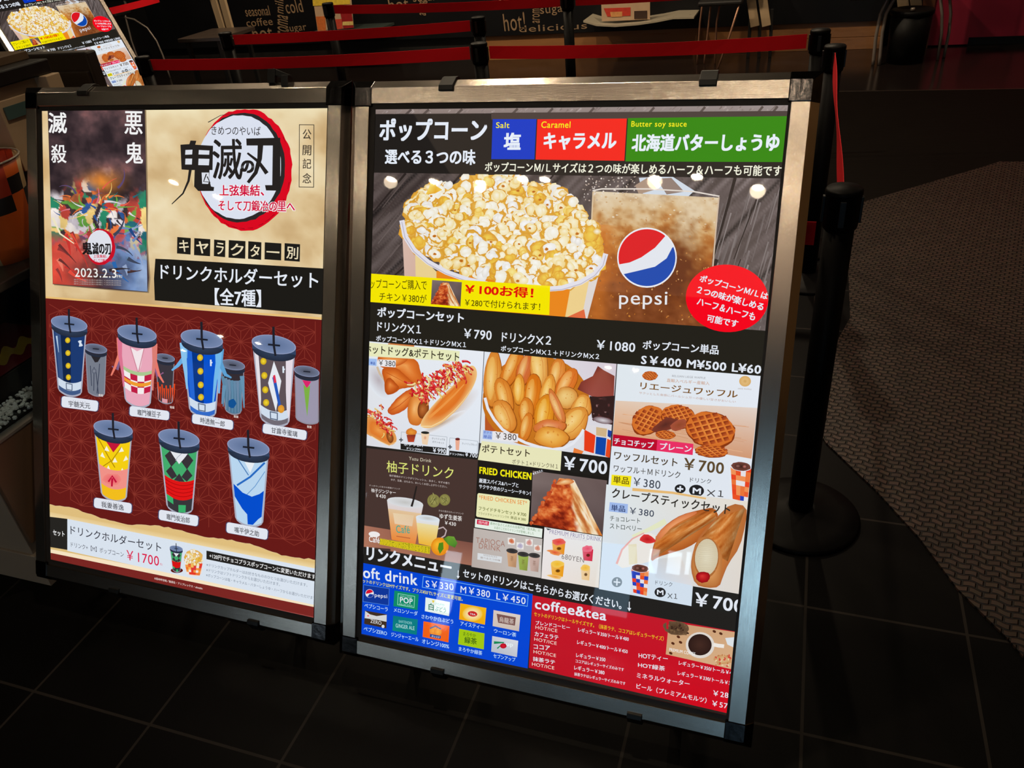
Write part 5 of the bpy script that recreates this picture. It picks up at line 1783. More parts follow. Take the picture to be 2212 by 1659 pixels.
def clip_mesh(side, t):
    prof = [(.0205, 0), (.0205, -.0035), (.0225, -.005), (.031, -.005), (.049, .0125), (.052, .020), (.052, .032), (.0445, .032), (.0445, .0145), (.0305, .0001)]
    return sweep(side, prof, t - .0145, t + .0145)


def light_box(name, label, origin, yaw, lean, sheet_fn, clips, group):
    root = thing(name, label, 'sign', (origin[0], origin[1], 0), yaw, group)

    def put(o):
        o.location = (0, 0, origin[2])
        o.rotation_euler = (-lean, 0, 0)
        return o
    cs = .0355
    for side, L in (('t', W), ('b', W), ('l', H), ('r', H)):
        put(sweep(side, PROFILE, cs - .001, L - cs + .001).build('frame_rail', BRUSH_H if side in 'tb' else BRUSH_V, root))
    for sx in (0, 1):
        for sz in (0, 1):
            m = MB()
            x = (W - cs, W) if sx else (0, cs)
            z = (H - cs, H) if sz else (0, cs)
            e = .0148
            xo = (x[0], x[1] + e) if sx else (x[0] - e, x[1])
            zo = (z[0], z[1] + e) if sz else (z[0] - e, z[1])
            rings = [(x, z, -.0012), (xo, zo, .0138), (xo, zo, .0505)]
            vs = [(p[0], d, p[1]) for (X, Z, d) in rings for p in ((X[0], Z[0]), (X[1], Z[0]), (X[1], Z[1]), (X[0], Z[1]))]
            fs = [(0, 1, 2, 3), (8, 11, 10, 9)]
            for k in (0, 4):
                fs += [(k + i, k + 4 + i, k + 4 + (i + 1) % 4, k + (i + 1) % 4) for i in range(4)]
            put(m.add(vs, fs).build('corner_cap', CAP, root, .002, 3))
    for side, t, up in clips:
        if not up:
            put(clip_mesh(side, t).build('clip', BLACKPL, root, .0012, 2))
        else:          # a clip left standing open
            m = MB()
            m.box(t - .030, t - .012, .006, .016, H + .012, H + .040)
            m.bar((t - .02, .012, H + .036), (t + .02, .012, H + .022), .012, .007, (0, 1, 0))
            m.box(t + .006, t + .022, .002, .018, H + .004, H + .026)
            put(m.build('clip', BLACKPL, root, .001, 2))
    g = MB()
    gl, gr, gt, gb = .0115, .0045, .0095, .0125
    g.box(RW, W - RW, .0048, .0064, H - RW - gt, H - RW).box(RW, W - RW, .0048, .0064, RW, RW + gb)
    g.box(RW, RW + gl, .0048, .0064, RW + gb, H - RW - gt).box(W - RW - gr, W - RW, .0048, .0064, RW + gb, H - RW - gt)
    put(g.build('gasket', RUBBER, root))
    put(MB().box(RW - .012, W - RW + .012, .0066, .0078, RW - .012, H - RW + .012).build('cover_pane', GLASS, root))
    put(MB().box(.004, W - .004, .016, .049, .004, H - .004).build('lamp_cabinet', BOX, root))
    cl, sl = math.cos(lean), math.sin(lean)

    def rp(u, d, v):      # a point of the leaning box in the stand's own frame
        return Vector((u, cl * d + sl * v, origin[2] - sl * d + cl * v))
    for u in (.13, W - .13):
        m = MB()
        low = rp(u, .050, .03)
        hi = rp(u, .050, H * .86)
        foot_f = Vector((u, low.y + .02, .012))
        foot_b = Vector((u, hi.y + .16, .012))
        m.bar(low, (u, low.y + .02, .02), .022)
        m.bar(hi, foot_b + Vector((0, 0, .01)), .022)
        m.bar(foot_f - Vector((0, .012, 0)), foot_b + Vector((0, .02, 0)), .022, .024)
        m.build('leg', BOX, root, .002)
    sheet = sheet_fn(root)
    put(sheet)
    return root


# ------------------------------------------------------------------ downlights
LENSM = emit('warm_lamp_lens', (1.0, 0.83, 0.58), LENS)
TRIM = pbr('black_lamp_trim', (24, 22, 20), rough=0.5, noise=0.1)
CEIL = 3.2


def make_downlight():
    r = thing('downlight', '', 'lamp', (0, 0, CEIL))
    MB().lathe([(.036, -.001), (.060, -.001), (.063, -.010), (.056, -.014), (.038, -.012), (.036, -.001)], 28).build('trim_ring', TRIM, r)
    MB().lathe([(0, -.006), (.036, -.006)], 28).build('lens', LENSM, r, fix=False)
    return r


_dl = None


def downlight(x, y, watt, label, wide=150, warm=(1, .80, .56)):
    global _dl
    if _dl is None:
        o = _dl = make_downlight()
    else:
        o = _dl.copy()
        COL.objects.link(o)
        for ch in _dl.children:
            if ch.type == 'MESH':
                c = ch.copy()
                COL.objects.link(c)
                c.parent = o
    o.location = (x, y, CEIL - (.014 if -2.5 < x < 1.06 and -4.2 < y < -1.1 else 0))
    o['label'] = label
    o['group'] = 'recessed ceiling lamps'
    if watt:
        l = bpy.data.lights.new('lamp_beam', 'SPOT')
        l.energy = watt
        l.color = warm
        l.spot_size = math.radians(wide)
        l.spot_blend = 0.6
        l.shadow_soft_size = 0.05
        b = bpy.data.objects.new('lamp_beam', l)
        COL.objects.link(b)
        b.parent = o
        b.location = (0, 0, -0.03)
        b.visible_glossy = True
    return o


# ------------------------------------------------------------------ the hall
X0, X1, Y0, Y1 = -9.5, 5.0, -7.0, 7.62
structure('floor.003', MB().box(X0, X1, Y0, -3.2, -.1, 0), pbr('polished_entrance_stone', (96, 98, 104), rough=.22, spec=.6, noise=.15, nscale=4))
structure('floor', MB().box(X0, X1, -3.2, 3.75, -.1, 0), make_tiles())
structure('floor.001', MB().box(X0, X1, 3.75, 6.05, -.1, 0), pbr('dark_brown_flooring', (15, 10, 7), rough=.7, spec=.06, noise=.25, nscale=6, stretch=(1, 10, 1)))
structure('floor.002', MB().box(X0, X1, 6.07, Y1 + .3, -.1, 0), pbr('polished_dark_floor', (26, 20, 18), rough=.16, spec=.5, noise=.15, nscale=5))
structure('trim_1', MB().box(X0, X1, 6.05, 6.07, -.1, .002), pbr('metal_floor_strip', (120, 104, 92), rough=.4, metal=1.0, noise=.1))
structure('ceiling', MB().box(X0, X1, Y0, Y1 + .3, CEIL, CEIL + .1), pbr('black_ceiling', (20, 18, 17), rough=.8, noise=.1))
WALLD = pbr('dark_wall', (24, 20, 19), rough=.7, noise=.1)
structure('wall_left', MB().box(X0 - .1, X0, Y0, Y1 + .3, 0, CEIL), WALLD)
structure('wall_right', MB().box(X1, X1 + .1, Y0, Y1 + .3, 0, CEIL), pbr('tan_wall', (196, 150, 92), rough=.6, noise=.06, nscale=3))
PINK = pbr('deep_pink_wall', (150, 26, 52), rough=.5, noise=.06, nscale=4)
wb = MB()
wb.box(.90, 1.185, Y1 - .17, Y1, .012, CEIL)
wb.box(1.185, X1, Y1 - .17, Y1, .062, CEIL)
structure('wall_back', wb, PINK)
structure('wall_back.001', MB().box(X0, .90, Y1 + .2, Y1 + .3, 0, CEIL), WALLD)
structure('baseboard_back', MB().box(1.185, X1, Y1 - .13, Y1, 0, .062), BOX)
structure('trim_2', MB().box(.79, .90, Y1 - .19, Y1, .15, CEIL).box(.79, .90, Y1 - .19, Y1, 0, .15), pbr('brown_door_post', (96, 54, 30), rough=.5, noise=.2, nscale=12, stretch=(1, 1, .2)))
# the entrance wall behind the viewer: dark, with daylit slots and two added glowing panes
structure('wall_front', MB().box(X0, X1, Y0 - .1, Y0, 0, CEIL), WALLD)
DAY = emit('added_blue_pane', (0.40, 0.72, 1.0), WINDOW)
DAYB = emit('daylit_clear_glass', (0.66, 0.86, 1.0), WINDOW * 1.6)
DAYP = emit('daylit_pale_panel', (0.40, 0.72, 1.0), WINDOW * .42)
for k, (xa, xb, za, zb, mt) in enumerate(((-5.22, -4.95, .05, 1.35, DAYB), (-3.68, -3.46, .06, .80, DAYB), (-1.75, -1.33, .40, 1.22, DAYP), (-1.17, -1.06, .95, 1.23, DAYB), (-.96, -.80, .98, 1.24, DAYB),
                                          (-.75, -.70, 1.0, 1.26, DAYB), (.04, .95, .4, 1.9, DAY))):  # first and last panes are added, unseen, to throw blue onto the steel rails
    o = structure('window_%d' % (k + 1), MB().box(xa, xb, Y0 + .005, Y0 + .012, za, zb), mt)
    fm = MB()
    for q in ((xa - .04, xa, za - .04, zb + .04), (xb, xb + .04, za - .04, zb + .04), (xa, xb, za - .04, za), (xa, xb, zb, zb + .04)):
        fm.box(q[0], q[1], Y0 + .001, Y0 + .03, q[2], q[3])
    fm.build('window_frame', BOX, o)

# ------------------------------------------------------------------ lamps (first those the cover panes mirror, then unseen and added ones)
front = [(-2.93, -2.26), (-2.58, -2.28), (-2.19, -2.26), (-1.85, -2.20), (-1.68, -2.20), (-.89, -2.16), (-.61, -2.13), (-.22, -2.25), (-5.0, -2.14), (-4.7, -2.35)]
for i, (x, y) in enumerate(front):
    downlight(x, y, SPOT_NEAR if i in (0, 2, 5, 7) else 0, 'small round ceiling lamp in the row behind the viewer')
for x, y in ((-2.42, -1.22), (-.14, -1.25)):
    downlight(x, y, 0, 'small round ceiling lamp between the lamp row and the light boxes')
for x, y in ((-1.88, -6.33), (-1.55, -6.32), (-7.24, -5.9), (-6.72, -6.04), (-8.5, -6.7)):
    downlight(x, y, 0, 'small round ceiling lamp near the entrance wall')
for x, y, e in ((-4.4, 2.4, .7), (-2.4, 2.3, .7), (-1.3, 2.7, .5), (-3.4, 4.9, .9), (-1.4, 4.9, .9), (-5.2, 5.5, 4), (-3.6, 5.5, 6), (-2.0, 5.5, 6), (-.5, 5.5, 6)):
    downlight(x, y, SPOT_BACK * e, 'recessed ceiling lamp over the queue')
downlight(.8, 2.7, SPOT_BACK * 2.3, 'recessed ceiling lamp over the woven carpet', 50, (1, .72, .56))
downlight(.15, 6.95, SPOT_BACK * 1.1, 'added ceiling lamp brightening the right end of the counter', 34)  # tight spot added to brighten the kick plate there
downlight(2.6, 6.2, SPOT_BACK * .9, 'recessed ceiling lamp beside the pink wall')
downlight(4.6, .8, SPOT_BACK * 1.0, 'added ceiling lamp washing the tan side wall', 46)  # this pair is added so the sign's outer edge mirrors a warm wall
downlight(4.6, 2.6, SPOT_BACK * 1.0, 'added ceiling lamp washing the tan side wall', 46)
downlight(-.75, 1.75, SPOT_BACK * 2.2, 'added ceiling lamp brightening the popcorn counter', 96)  # unseen lamp added to light the side face of the counter
# added unseen glow sheet that gives the steel rails their warm tan reflection
cf = thing('added_light_panel', 'wide warm glowing sheet added under the ceiling over the viewer', 'lamp', (-1.1, -2.6, CEIL))
MB().box(-1.3, 2.1, -1.5, 1.4, -.012, -.004).build('glow_sheet', emit('warm_added_glow', (1.0, .74, .53), .36), cf)
fm = MB()
for q in ((-1.36, -1.3, -1.56, 1.46), (2.1, 2.16, -1.56, 1.46), (-1.3, 2.1, -1.56, -1.5), (-1.3, 2.1, 1.4, 1.46)):
    fm.box(q[0], q[1], q[2], q[3], -.02, -.002)
fm.build('glow_sheet_frame', TRIM, cf)

# ------------------------------------------------------------------ light boxes in place
GRP = 'light boxes with the food menu'
right = light_box('light_box_sign', 'large lit food menu board with popcorn and cola picture, front right', SIGN_R, YAW_R, LEAN_R, menu_sheet,
                  [('t', .191, 0), ('t', .667, 0), ('b', .223, 0), ('b', .632, 0)], GRP)
left = light_box('light_box_sign', 'lit drink holder poster board with seven tumblers, front left', SIGN_L, YAW_L, LEAN_L, holder_sheet,
                 [('t', .172, 0), ('t', .683, 1), ('b', .249, 0), ('b', .646, 0)], None)
far = copy_tree(right)
far.location = (-4.752, 4.235, 0)
far.rotation_euler = (0, 0, 1.296)
far['label'] = 'smaller looking lit menu board standing far back at top left, turned sideways'

# ------------------------------------------------------------------ woven carpet
car = [(.240, 2.75), (.125, 2.3), (.125, 2.06), (.161, 1.975), (.281, 1.795), (.374, 1.63), (.44, 1.477), (.522, 1.352), (.60, 1.20), (.72, .98), (1.1, .3), (1.4, -.3), (4.9, -.3), (4.9, 4.55), (.98, 4.55), (.90, 4.47), (.308, 3.914), (.240, 3.85)]
tag(MB().prism(car, 2, 0.0, 0.006).build('woven_carpet', make_weave()), 'brown woven vinyl carpet with slanting stitches beside the black tiles', 'carpet')

# ------------------------------------------------------------------ queue posts and tapes
PH = .87


def make_post():
    r = thing('barrier_post', '', 'barrier post')
    MB().lathe([(.001, 0), (.144, 0), (.146, .006), (.140, .012), (.10, .020), (.05, .030), (.034, .036)], 40).build('base', POSTM, r)
    MB().lathe([(.0295, .03), (.0295, .79)], 28).build('pole', POSTM, r)
    h = MB().lathe([(.0295, .786), (.0335, .788), (.0345, .795), (.0345, .855), (.036, .858), (.036, .866), (.033, .870), (0, .872)], 32)
    h.build('tape_head', POSTM, r)
    for k in range(4):
        c, s_ = math.cos(k * math.pi / 2), math.sin(k * math.pi / 2)
        m = MB()
        m.bar((c * .030, s_ * .030, .826), (c * .0385, s_ * .0385, .826), .012, .054)
        m.build('tape_slot', BLACKPL, r, .001)
    return r


posts = {
    'near': (.097, 1.654, 'black barrier post closest to the viewer, right of the food menu board'),
    'mid': (.088, 3.062, 'black barrier post standing just before the corner post of the red tapes'),
    'corner': (.039, 3.359, 'black corner barrier post at the right end of the long red tape'),
    'centre': (-1.312, 3.350, 'black barrier post behind the gap of the two boards, nearer of the pair'),
    'pair': (-1.576, 4.049, 'black barrier post partly hidden behind another one above the two boards'),
    'flyer': (-2.929, 4.915, 'black barrier post in front of the menu flyer on the counter'),
    'left': (-3.012, 3.931, 'black barrier post at the left end of the upper middle tape'),
    'tall': (*gz(1225, -14, .87)[:2], 'black barrier post whose head is cut off by the top of the picture'),
    'far_left': (*gz(306, 122, .87)[:2], 'black barrier post beside the sideways menu board'),
}
proto = None
for kx, (x, y, lab) in posts.items():
    if proto is None:
        o = proto = make_post()
    else:
        o = copy_tree(proto)
    o.location = (x, y, 0.006 if kx in () else 0)
    o['label'] = lab
    o['group'] = 'barrier posts of the queue'


def tape(a, b, label, sag=.012, z=.83, hgt=.05):
    (xa, ya), (xb, yb) = a, b
    L = math.hypot(xb - xa, yb - ya)
    ux, uy = (xb - xa) / L, (yb - ya) / L
    m = MB()
    n = 14
    vs, fs = [], []
    for i in range(n + 1):
        t = i / n
        x, y = xa + ux * (.0448 + t * (L - .0896)), ya + uy * (.0448 + t * (L - .0896))
        zz = z - sag * 4 * t * (1 - t)
        tw = .0025 * math.sin(t * 9)
        for s_ in (-1, 1):
            for e in (-1, 1):
                vs.append((x - uy * (.0008 * s_ + tw * e), y + ux * (.0008 * s_ + tw * e), zz + e * hgt / 2))
    for i in range(n):
        k = 4 * i
        for p, q in ((0, 1), (1, 3), (3, 2), (2, 0)):
            fs.append((k + p, k + q, k + 4 + q, k + 4 + p))
    fs += [(0, 2, 3, 1), (4 * n, 4 * n + 1, 4 * n + 3, 4 * n + 2)]
    m.add(vs, fs)
    return tag(m.build('barrier_tape', TAPE), label, 'barrier tape', 'red tapes between the barrier posts')


P2 = {k_: v[:2] for k_, v in posts.items()}
tape(P2['centre'], P2['corner'], 'long red tape right above the food menu board', .012)
tape(P2['far_left'], P2['centre'], 'long red tape right above the drink holder board', .012)
tape(P2['left'], P2['pair'], 'red tape one row higher, ending at the pair of posts', .008)
tape(P2['flyer'], P2['tall'], 'red tape in front of the lettered counter, at the top middle', .01)
tape(P2['tall'], (.25, 4.93), 'red tape at the top edge, running right from the cut-off post', .01)
tape(P2['mid'], P2['near'], 'red tape seen almost edge on, running towards the viewer', .006)
e_ = gy(1745, 505, 1.654)
tape((-1.25, 1.66), P2['near'], 'red tape end sticking out behind the right edge of the menu board', .0, gy(1770, 505, 1.654)[2])
b_ = gz(150, 40, .83)
tape((-5.6, 4.75), tuple(gz(352, -4, .83)[:2]), 'red tape cut by the top edge beside the sideways menu board', .02)

# ------------------------------------------------------------------ counter with lettered front
YC = 7.45
cnt = thing('service_counter', 'long black counter with tan lettering and a brown kick plate, across the back', 'counter', (-3.0, YC, 0))
xr = .55
STEEL = pbr('brown_laminate_plinth', (150, 104, 64), rough=.28, spec=.5, noise=.25, nscale=3, stretch=(.6, 1, 6))


def loc_box(x0, x1, y0, y1, z0, z1):
    return MB().box(x0 + 3.0, x1 + 3.0, y0 - YC, y1 - YC, z0, z1)


KX0 = gy(1050, 100, YC)[0]
loc_box(KX0, xr, YC, YC + .3, .095, .215).build('kick_plate', STEEL, cnt, .002)
loc_box(KX0, xr, YC - .003, YC + .3, 0, .092).build('kick_plate', STEEL, cnt, .002)
loc_box(-6.6, xr + .02, YC - .03, YC + .3, .215, .95).build('front_panel', pbr('blackboard_paint', (10, 10, 13), rough=.5, spec=.3, noise=.2, nscale=3), cnt, .003)
loc_box(-6.6, KX0 - .01, YC + .02, YC + .3, 0, .215).build('plinth', BOX, cnt)
loc_box(-6.62, xr + .04, YC - .07, YC + .34, .95, .99).build('worktop', pbr('dark_worktop', (40, 34, 30), rough=.3, noise=.2), cnt, .003)
TAN = pbr('tan_lettering', (150, 122, 92), rough=.6, noise=.2, nscale=40)


def letters(txt, p0, p1, h, rot=False, wgt=.0):
    """raised lettering on the counter front: baseline ends p0,p1 and height h, in metres along the front"""
    v, f, _ = glyphs(txt)
    a, b = np.array(p0), np.array(p1)
    e = b - a
    up = np.array([-e[1], e[0]]) / np.linalg.norm(e) * h
    q = a + v[:, :1] * e + v[:, 1:] * up
    m = MB()
    n = len(q)
    m.add([(x + 3.0, -.0335, z) for x, z in q], f)
    # side walls of the letters
    from collections import Counter
    ec = Counter()
    for p in f:
        for i in range(len(p)):
            ec[tuple(sorted((p[i], p[(i + 1) % len(p)])))] += 1
    vs = [(x + 3.0, -.0335, z) for x, z in q] + [(x + 3.0, -.0298, z) for x, z in q]
    m.add(vs, [(i, j, j + n, i + n) for (i, j), c in ec.items() if c == 1])
    m.build('word', TAN, cnt, fix=False)


def front(x, y):
    p = gy(x, y, YC - .033)
    return (p[0], p[2])


def word(txt, x0, y0, x1, y1, hpx, wgt=0):
    a, b = front(x0, y0), front(x1, y1)
    h = np.linalg.norm(np.array(front(x0, y0 - hpx)) - np.array(a))
    letters(txt, a, b, h, wgt=wgt)


word('cold', 620, 30, 656, 26, 28, .01)
word('sugar', 620, 74, 664, 70, 15, .0)
word('seasonal', 532, 36, 584, 33, 20, .0)
word('hot', 550, 90, 592, 86, 32, .02)
word('coffee', 534, 58, 590, 54, 16, .01)
word('hot!', 1090, 68, 1136, 64, 38, .02)
word('delicious', 1122, 70, 1268, 62, 14, .01)
word('sugar', 1168, 36, 1228, 30, 18, .01)
word('hot', 842, 24, 884, 20, 26, .02)
word('sugar', 894, 10, 944, 6, 18, .0)
word('sweet', 1078, 10, 1140, 6, 20, .0)


def word_up(txt, x, y0, y1, wpx, wgt=0.0):
    a, b = front(x, y0), front(x, y1)
    letters(txt, a, b, abs(front(x + wpx, y0)[0] - a[0]), wgt=wgt)


word_up('aroma', 622, 88, 36, 22, .01)
word_up('milk', 612, 30, -6, 18, .0)
word_up('aroma', 1166, 50, 12, 16, .0)
word_up('aroma', 920, 34, -4, 14, .0)

# menu flyer leaning at the counter and clear stands on a shelf
Yf = 7.15


def face_panel(m, px, y, thick=.004):
    q = [gy(x_, y_, y) for x_, y_ in px]
    vs = [tuple(p) for p in q] + [(p[0], p[1] + thick, p[2]) for p in q]
    n = len(q)
    return m.add(vs, [tuple(range(n)), tuple(range(2 * n - 1, n - 1, -1))] + [(i, (i + 1) % n, n + (i + 1) % n, n + i) for i in range(n)])


def flyer(name, label, y, plain, bits, shelf):
    base = np.mean([gy(a, b, y) for a, b in plain], axis=0)
    r = thing(name, label, 'menu card')
    face_panel(MB(), plain, y).build('card', pbr('cream_card', (190, 160, 130), rough=.6, noise=.1), r)
    for i, (nm, rgb, pts) in enumerate(bits):
        face_panel(MB(), pts, y - .003 - .0006 * i, .002).build(nm, pbr(nm + '_print', rgb, rough=.6, noise=.35, nscale=40), r)
    zb = min(gy(a, b, y)[2] for a, b in plain)
    xs = [gy(a, b, y)[0] for a, b in plain]
    if shelf:
        MB().box(min(xs) - .02, max(xs) + .25, y - .06, YC - .034, zb - .02, zb).build('card_foot', pbr('green_grey_acrylic', (70, 80, 76), rough=.1, noise=.1), r)
    return r


flyer('menu_card', 'bright menu card with yellow heading standing on the counter shelf, top left', Yf,
      [(672, -30), (756, -34), (764, 60), (686, 66)],
      [('yellow_heading', (226, 190, 60), [(673, -30), (755, -33), (756, 9), (676, 13)]), ('food_picture', (206, 110, 50), [(682, 36), (702, 35), (704, 66), (687, 68)]),
       ('red_panel', (150, 20, 24), [(732, 12), (757, 11), (764, 60), (742, 62)]), ('food_picture', (196, 70, 50), [(722, 42), (738, 41), (740, 62), (724, 64)]),
       ('price_tag', (220, 190, 110), [(740, 47), (763, 46), (763, 54), (740, 55)])], True)
flyer('menu_card', 'wide menu card with red picture on the curved shelf, top right of middle', Yf,
      [(1298, -20), (1404, -24), (1404, 42), (1300, 46)],
      [('food_picture', (196, 56, 40), [(1304, 18), (1362, 16), (1362, 34), (1312, 36)]), ('food_picture', (214, 150, 90), [(1318, 26), (1344, 25), (1344, 36), (1320, 37)]),
       ('dark_heading', (60, 40, 30), [(1370, 24), (1398, 23), (1398, 40), (1370, 41)])], None)
# shelf under the cards
zs = gy(1400, 50, Yf)[2]
sh = thing('serving_shelf', 'dark shelf with a pale curved edge under the menu cards', 'shelf', (-3, Yf, 0))
arc = [(gy(x_, y_, Yf - .05)[0] + 3, gy(x_, y_, Yf - .05)[2]) for x_, y_ in ((1262, 47), (1290, 55), (1330, 57), (1380, 53), (1420, 47), (1455, 40), (1500, 39))]
m = MB()
n_ = len(arc)
vs = [(x_, -.08, z_) for x_, z_ in arc] + [(x_, -.08, z_ + .014) for x_, z_ in arc] + [(x_, .264, z_) for x_, z_ in arc] + [(x_, .264, z_ + .014) for x_, z_ in arc]
fs = []
for i in range(n_ - 1):
    fs += [(i, i + 1, n_ + i + 1, n_ + i), (n_ + i, n_ + i + 1, 3 * n_ + i + 1, 3 * n_ + i), (i + 1, i, 2 * n_ + i, 2 * n_ + i + 1), (2 * n_ + i, 3 * n_ + i, 3 * n_ + i + 1, 2 * n_ + i + 1)]
fs += [(0, n_, 3 * n_, 2 * n_), (n_ - 1, 3 * n_ - 1, 4 * n_ - 1, 2 * n_ - 1)]
m.add(vs, fs)
m.build('shelf_board', pbr('pale_shelf_edge', (170, 160, 140), rough=.3, noise=.15), sh)

# ------------------------------------------------------------------ stools with cream slats
def stool(px_bars, y, label, foot):
    r = thing('stool', label, 'stool', (0, 0, 0), 0, 'stools with cream slats at the counter')
    xs = []
    for (x0, y0), (x1, y1), wpx in px_bars:
        a, b = gy(x0, y0, y), gy(x1, y1, y)
        d = (b - a) / np.linalg.norm(b - a)
        top = a - d * .25
        wd = wpx / F * np.linalg.norm(b - CAM)
        MB().bar(tuple(top), tuple(b), wd, .03, (0, 1, 0)).build('slat', CREAM, r, .003)
        xs.append((top, b, d))
    for (fx, fy, tx, ty) in foot:
        g_ = gy(fx, fy, y + .03)
        t_ = gy(tx, ty, y + .03)
        s_ = t_[2] / (t_[2] - g_[2])
        bot = t_ + (g_ - t_) * s_
        up_ = t_ - (g_ - t_) * .9
        MB().bar(tuple(bot), tuple(up_), .026, .026, (0, 1, 0)).build('leg', BOX, r, .002)
    c = (xs[0][0] + xs[-1][0]) / 2
    zt = max(xs[0][0][2], xs[-1][0][2])
    MB().box(c[0] - .09, c[0] + .09, y - .2, y + .07, zt - .01, zt + .04).build('seat', BOX, r, .01)
    return r


stool([((1623, 0), (1631, 57), 16), ((1648, 0), (1656, 56), 16)], 7.2, 'stool with two upright cream slats and thin black legs, right of the chair rod', [(1617, 104, 1620, 58), (1640, 100, 1641, 58), (1664, 100, 1666, 58)])
stool([((462, 0), (481, 62), 13), ((481, 0), (504, 84), 13)], 6.4, 'stool with two slanting cream slats, behind the red tapes at top left', [(488, 130, 474, 70), (512, 140, 500, 90)])
stool([((1950, 0), (1953, 28), 18), ((1978, 0), (1981, 28), 18)], 7.22, 'stool with two cream slats standing above the black bin', [(1944, 80, 1946, 30), (1992, 80, 1990, 30)])

# ------------------------------------------------------------------ chairs with thin metal legs
def rod_chair(label, rods, r0, mat, seat_dx=0.0, seat_z=.47, half=.15, ymax=7.05):
    r = thing('metal_chair', label, 'chair')
    tops = []
    for pts in rods:
        Y = min(gz(*pts[0])[1], ymax)
        q = [Vector(gy(a, b, Y)) for a, b in pts]
        d0 = (q[0] - q[1]).normalized()
        if q[0].z > .004:
            q.insert(0, q[0] + d0 * ((q[0].z - .002) / max(.05, -d0.z)))
        q[0].z = max(q[0].z, .002)
        d = q[-1] - q[-2]
        if q[-1].z < seat_z:
            q.append(Vector((q[-1].x + d.x * .6, Y, seat_z)))
        MB().tube([tuple(p) for p in q], r0, 8).build('leg', mat, r)
        tops.append(q[-1])
    c = sum(tops, Vector((0, 0, 0))) / len(tops)
    c.x += seat_dx
    x0, x1 = min([c.x - half] + [t.x - .02 for t in tops]), max([c.x + half] + [t.x + .02 for t in tops])
    y0, y1 = min([c.y - half] + [t.y - .02 for t in tops]), max([c.y + .08] + [t.y + .02 for t in tops])
    MB().box(x0, x1, y0, y1, seat_z - .005, seat_z + .03).build('seat', BOX, r, .012)
    MB().box(x0, x1, y1 - .03, y1, seat_z + .12, seat_z + .42).build('backrest', BOX, r, .01)
    for s_ in (x0 + .03, x1 - .03):
        MB().bar((s_, y1 - .015, seat_z), (s_, y1 - .015, seat_z + .3), .015).build('back_post', mat, r)
    return r


BROWNM = pbr('bronze_rod', (176, 130, 104), rough=.35, metal=.4, noise=.2)
rod_chair('chair with thin bronze legs and one slanting bright rod, behind the long red tape', [[(1550, 150), (1575, 80), (1598, 6)], [(1524, 112), (1530, 60), (1536, 4)], [(1546, 98), (1548, 50), (1556, 4)], [(1508, 106), (1512, 50), (1518, 4)]], .0075, BROWNM, 0.0, .47, .06)
rod_chair('chair with bowed grey tube legs left of the black bin', [[(1887, 128), (1892, 80), (1902, 30), (1916, 0)], [(1901, 122), (1906, 70), (1914, 30), (1928, 4)]], .012, CHROME, -.2, .47, .1, 6.85)
rod_chair('chair with bowed grey tube legs in front of the pink wall', [[(2025, 130), (2034, 70), (2035, 30), (2032, 0)], [(2042, 108), (2050, 70), (2054, 30), (2052, 0)]], .011, CHROME, .12, .47, .1)
rod_chair('chair with one big bowed leg beside the sideways menu board', [[(361, 148), (352, 120), (338, 88), (318, 60), (290, 42), (262, 36)], [(296, 122), (284, 88), (276, 56), (272, 40)]], .009, CHROME, -.1, .62)
tb = thing('low_table', 'low dark table with a thin pale edge, behind the long red tape at left', 'table', (0, 0, 0))
ta, tbp = gy(384, 88, 5.5), gy(478, 80, 5.5)
MB().box(ta[0], tbp[0], 5.5, 5.95, tbp[2] - .03, tbp[2]).build('table_top', pbr('dark_table_top', (60, 50, 44), rough=.3, noise=.2), tb, .004)
for x_ in (ta[0] + .06, tbp[0] - .06):
    for y_ in (5.54, 5.91):
        MB().bar((x_, y_, 0), (x_, y_, tbp[2] - .03), .03).build('leg', BOX, tb)
MB().box(ta[0] + .05, tbp[0] - .05, 5.53, 5.55, .1, .125).build('stretcher', pbr('pale_stretcher', (120, 112, 100), rough=.4, noise=.1), tb)

# ------------------------------------------------------------------ bin
bn = thing('waste_bin', 'round black waste bin with a dished lid, left of the pink wall', 'bin', (.70, 6.95, 0))
MB().lathe([(.001, 0), (.128, 0), (.142, .33)], 36).build('bin_body', BINPL, bn)
MB().lathe([(.142, .33), (.150, .335), (.152, .36), (.140, .366), (.10, .352), (0, .345)], 36).build('lid', BINPL, bn)
MB().lathe([(0, .35), (.018, .352), (.014, .372), (0, .374)], 16).build('knob', CHROME, bn)

# ------------------------------------------------------------------ popcorn counter at the left edge
XS = -1.735
pc = thing('popcorn_counter', 'popcorn counter with brown side, glass case and pale plinth at the left edge', 'counter', (XS, 1.0, 0))


def pb(x0, x1, y0, y1, z0, z1):
    return MB().box(x0 - XS, x1 - XS, y0 - 1.0, y1 - 1.0, z0, z1)


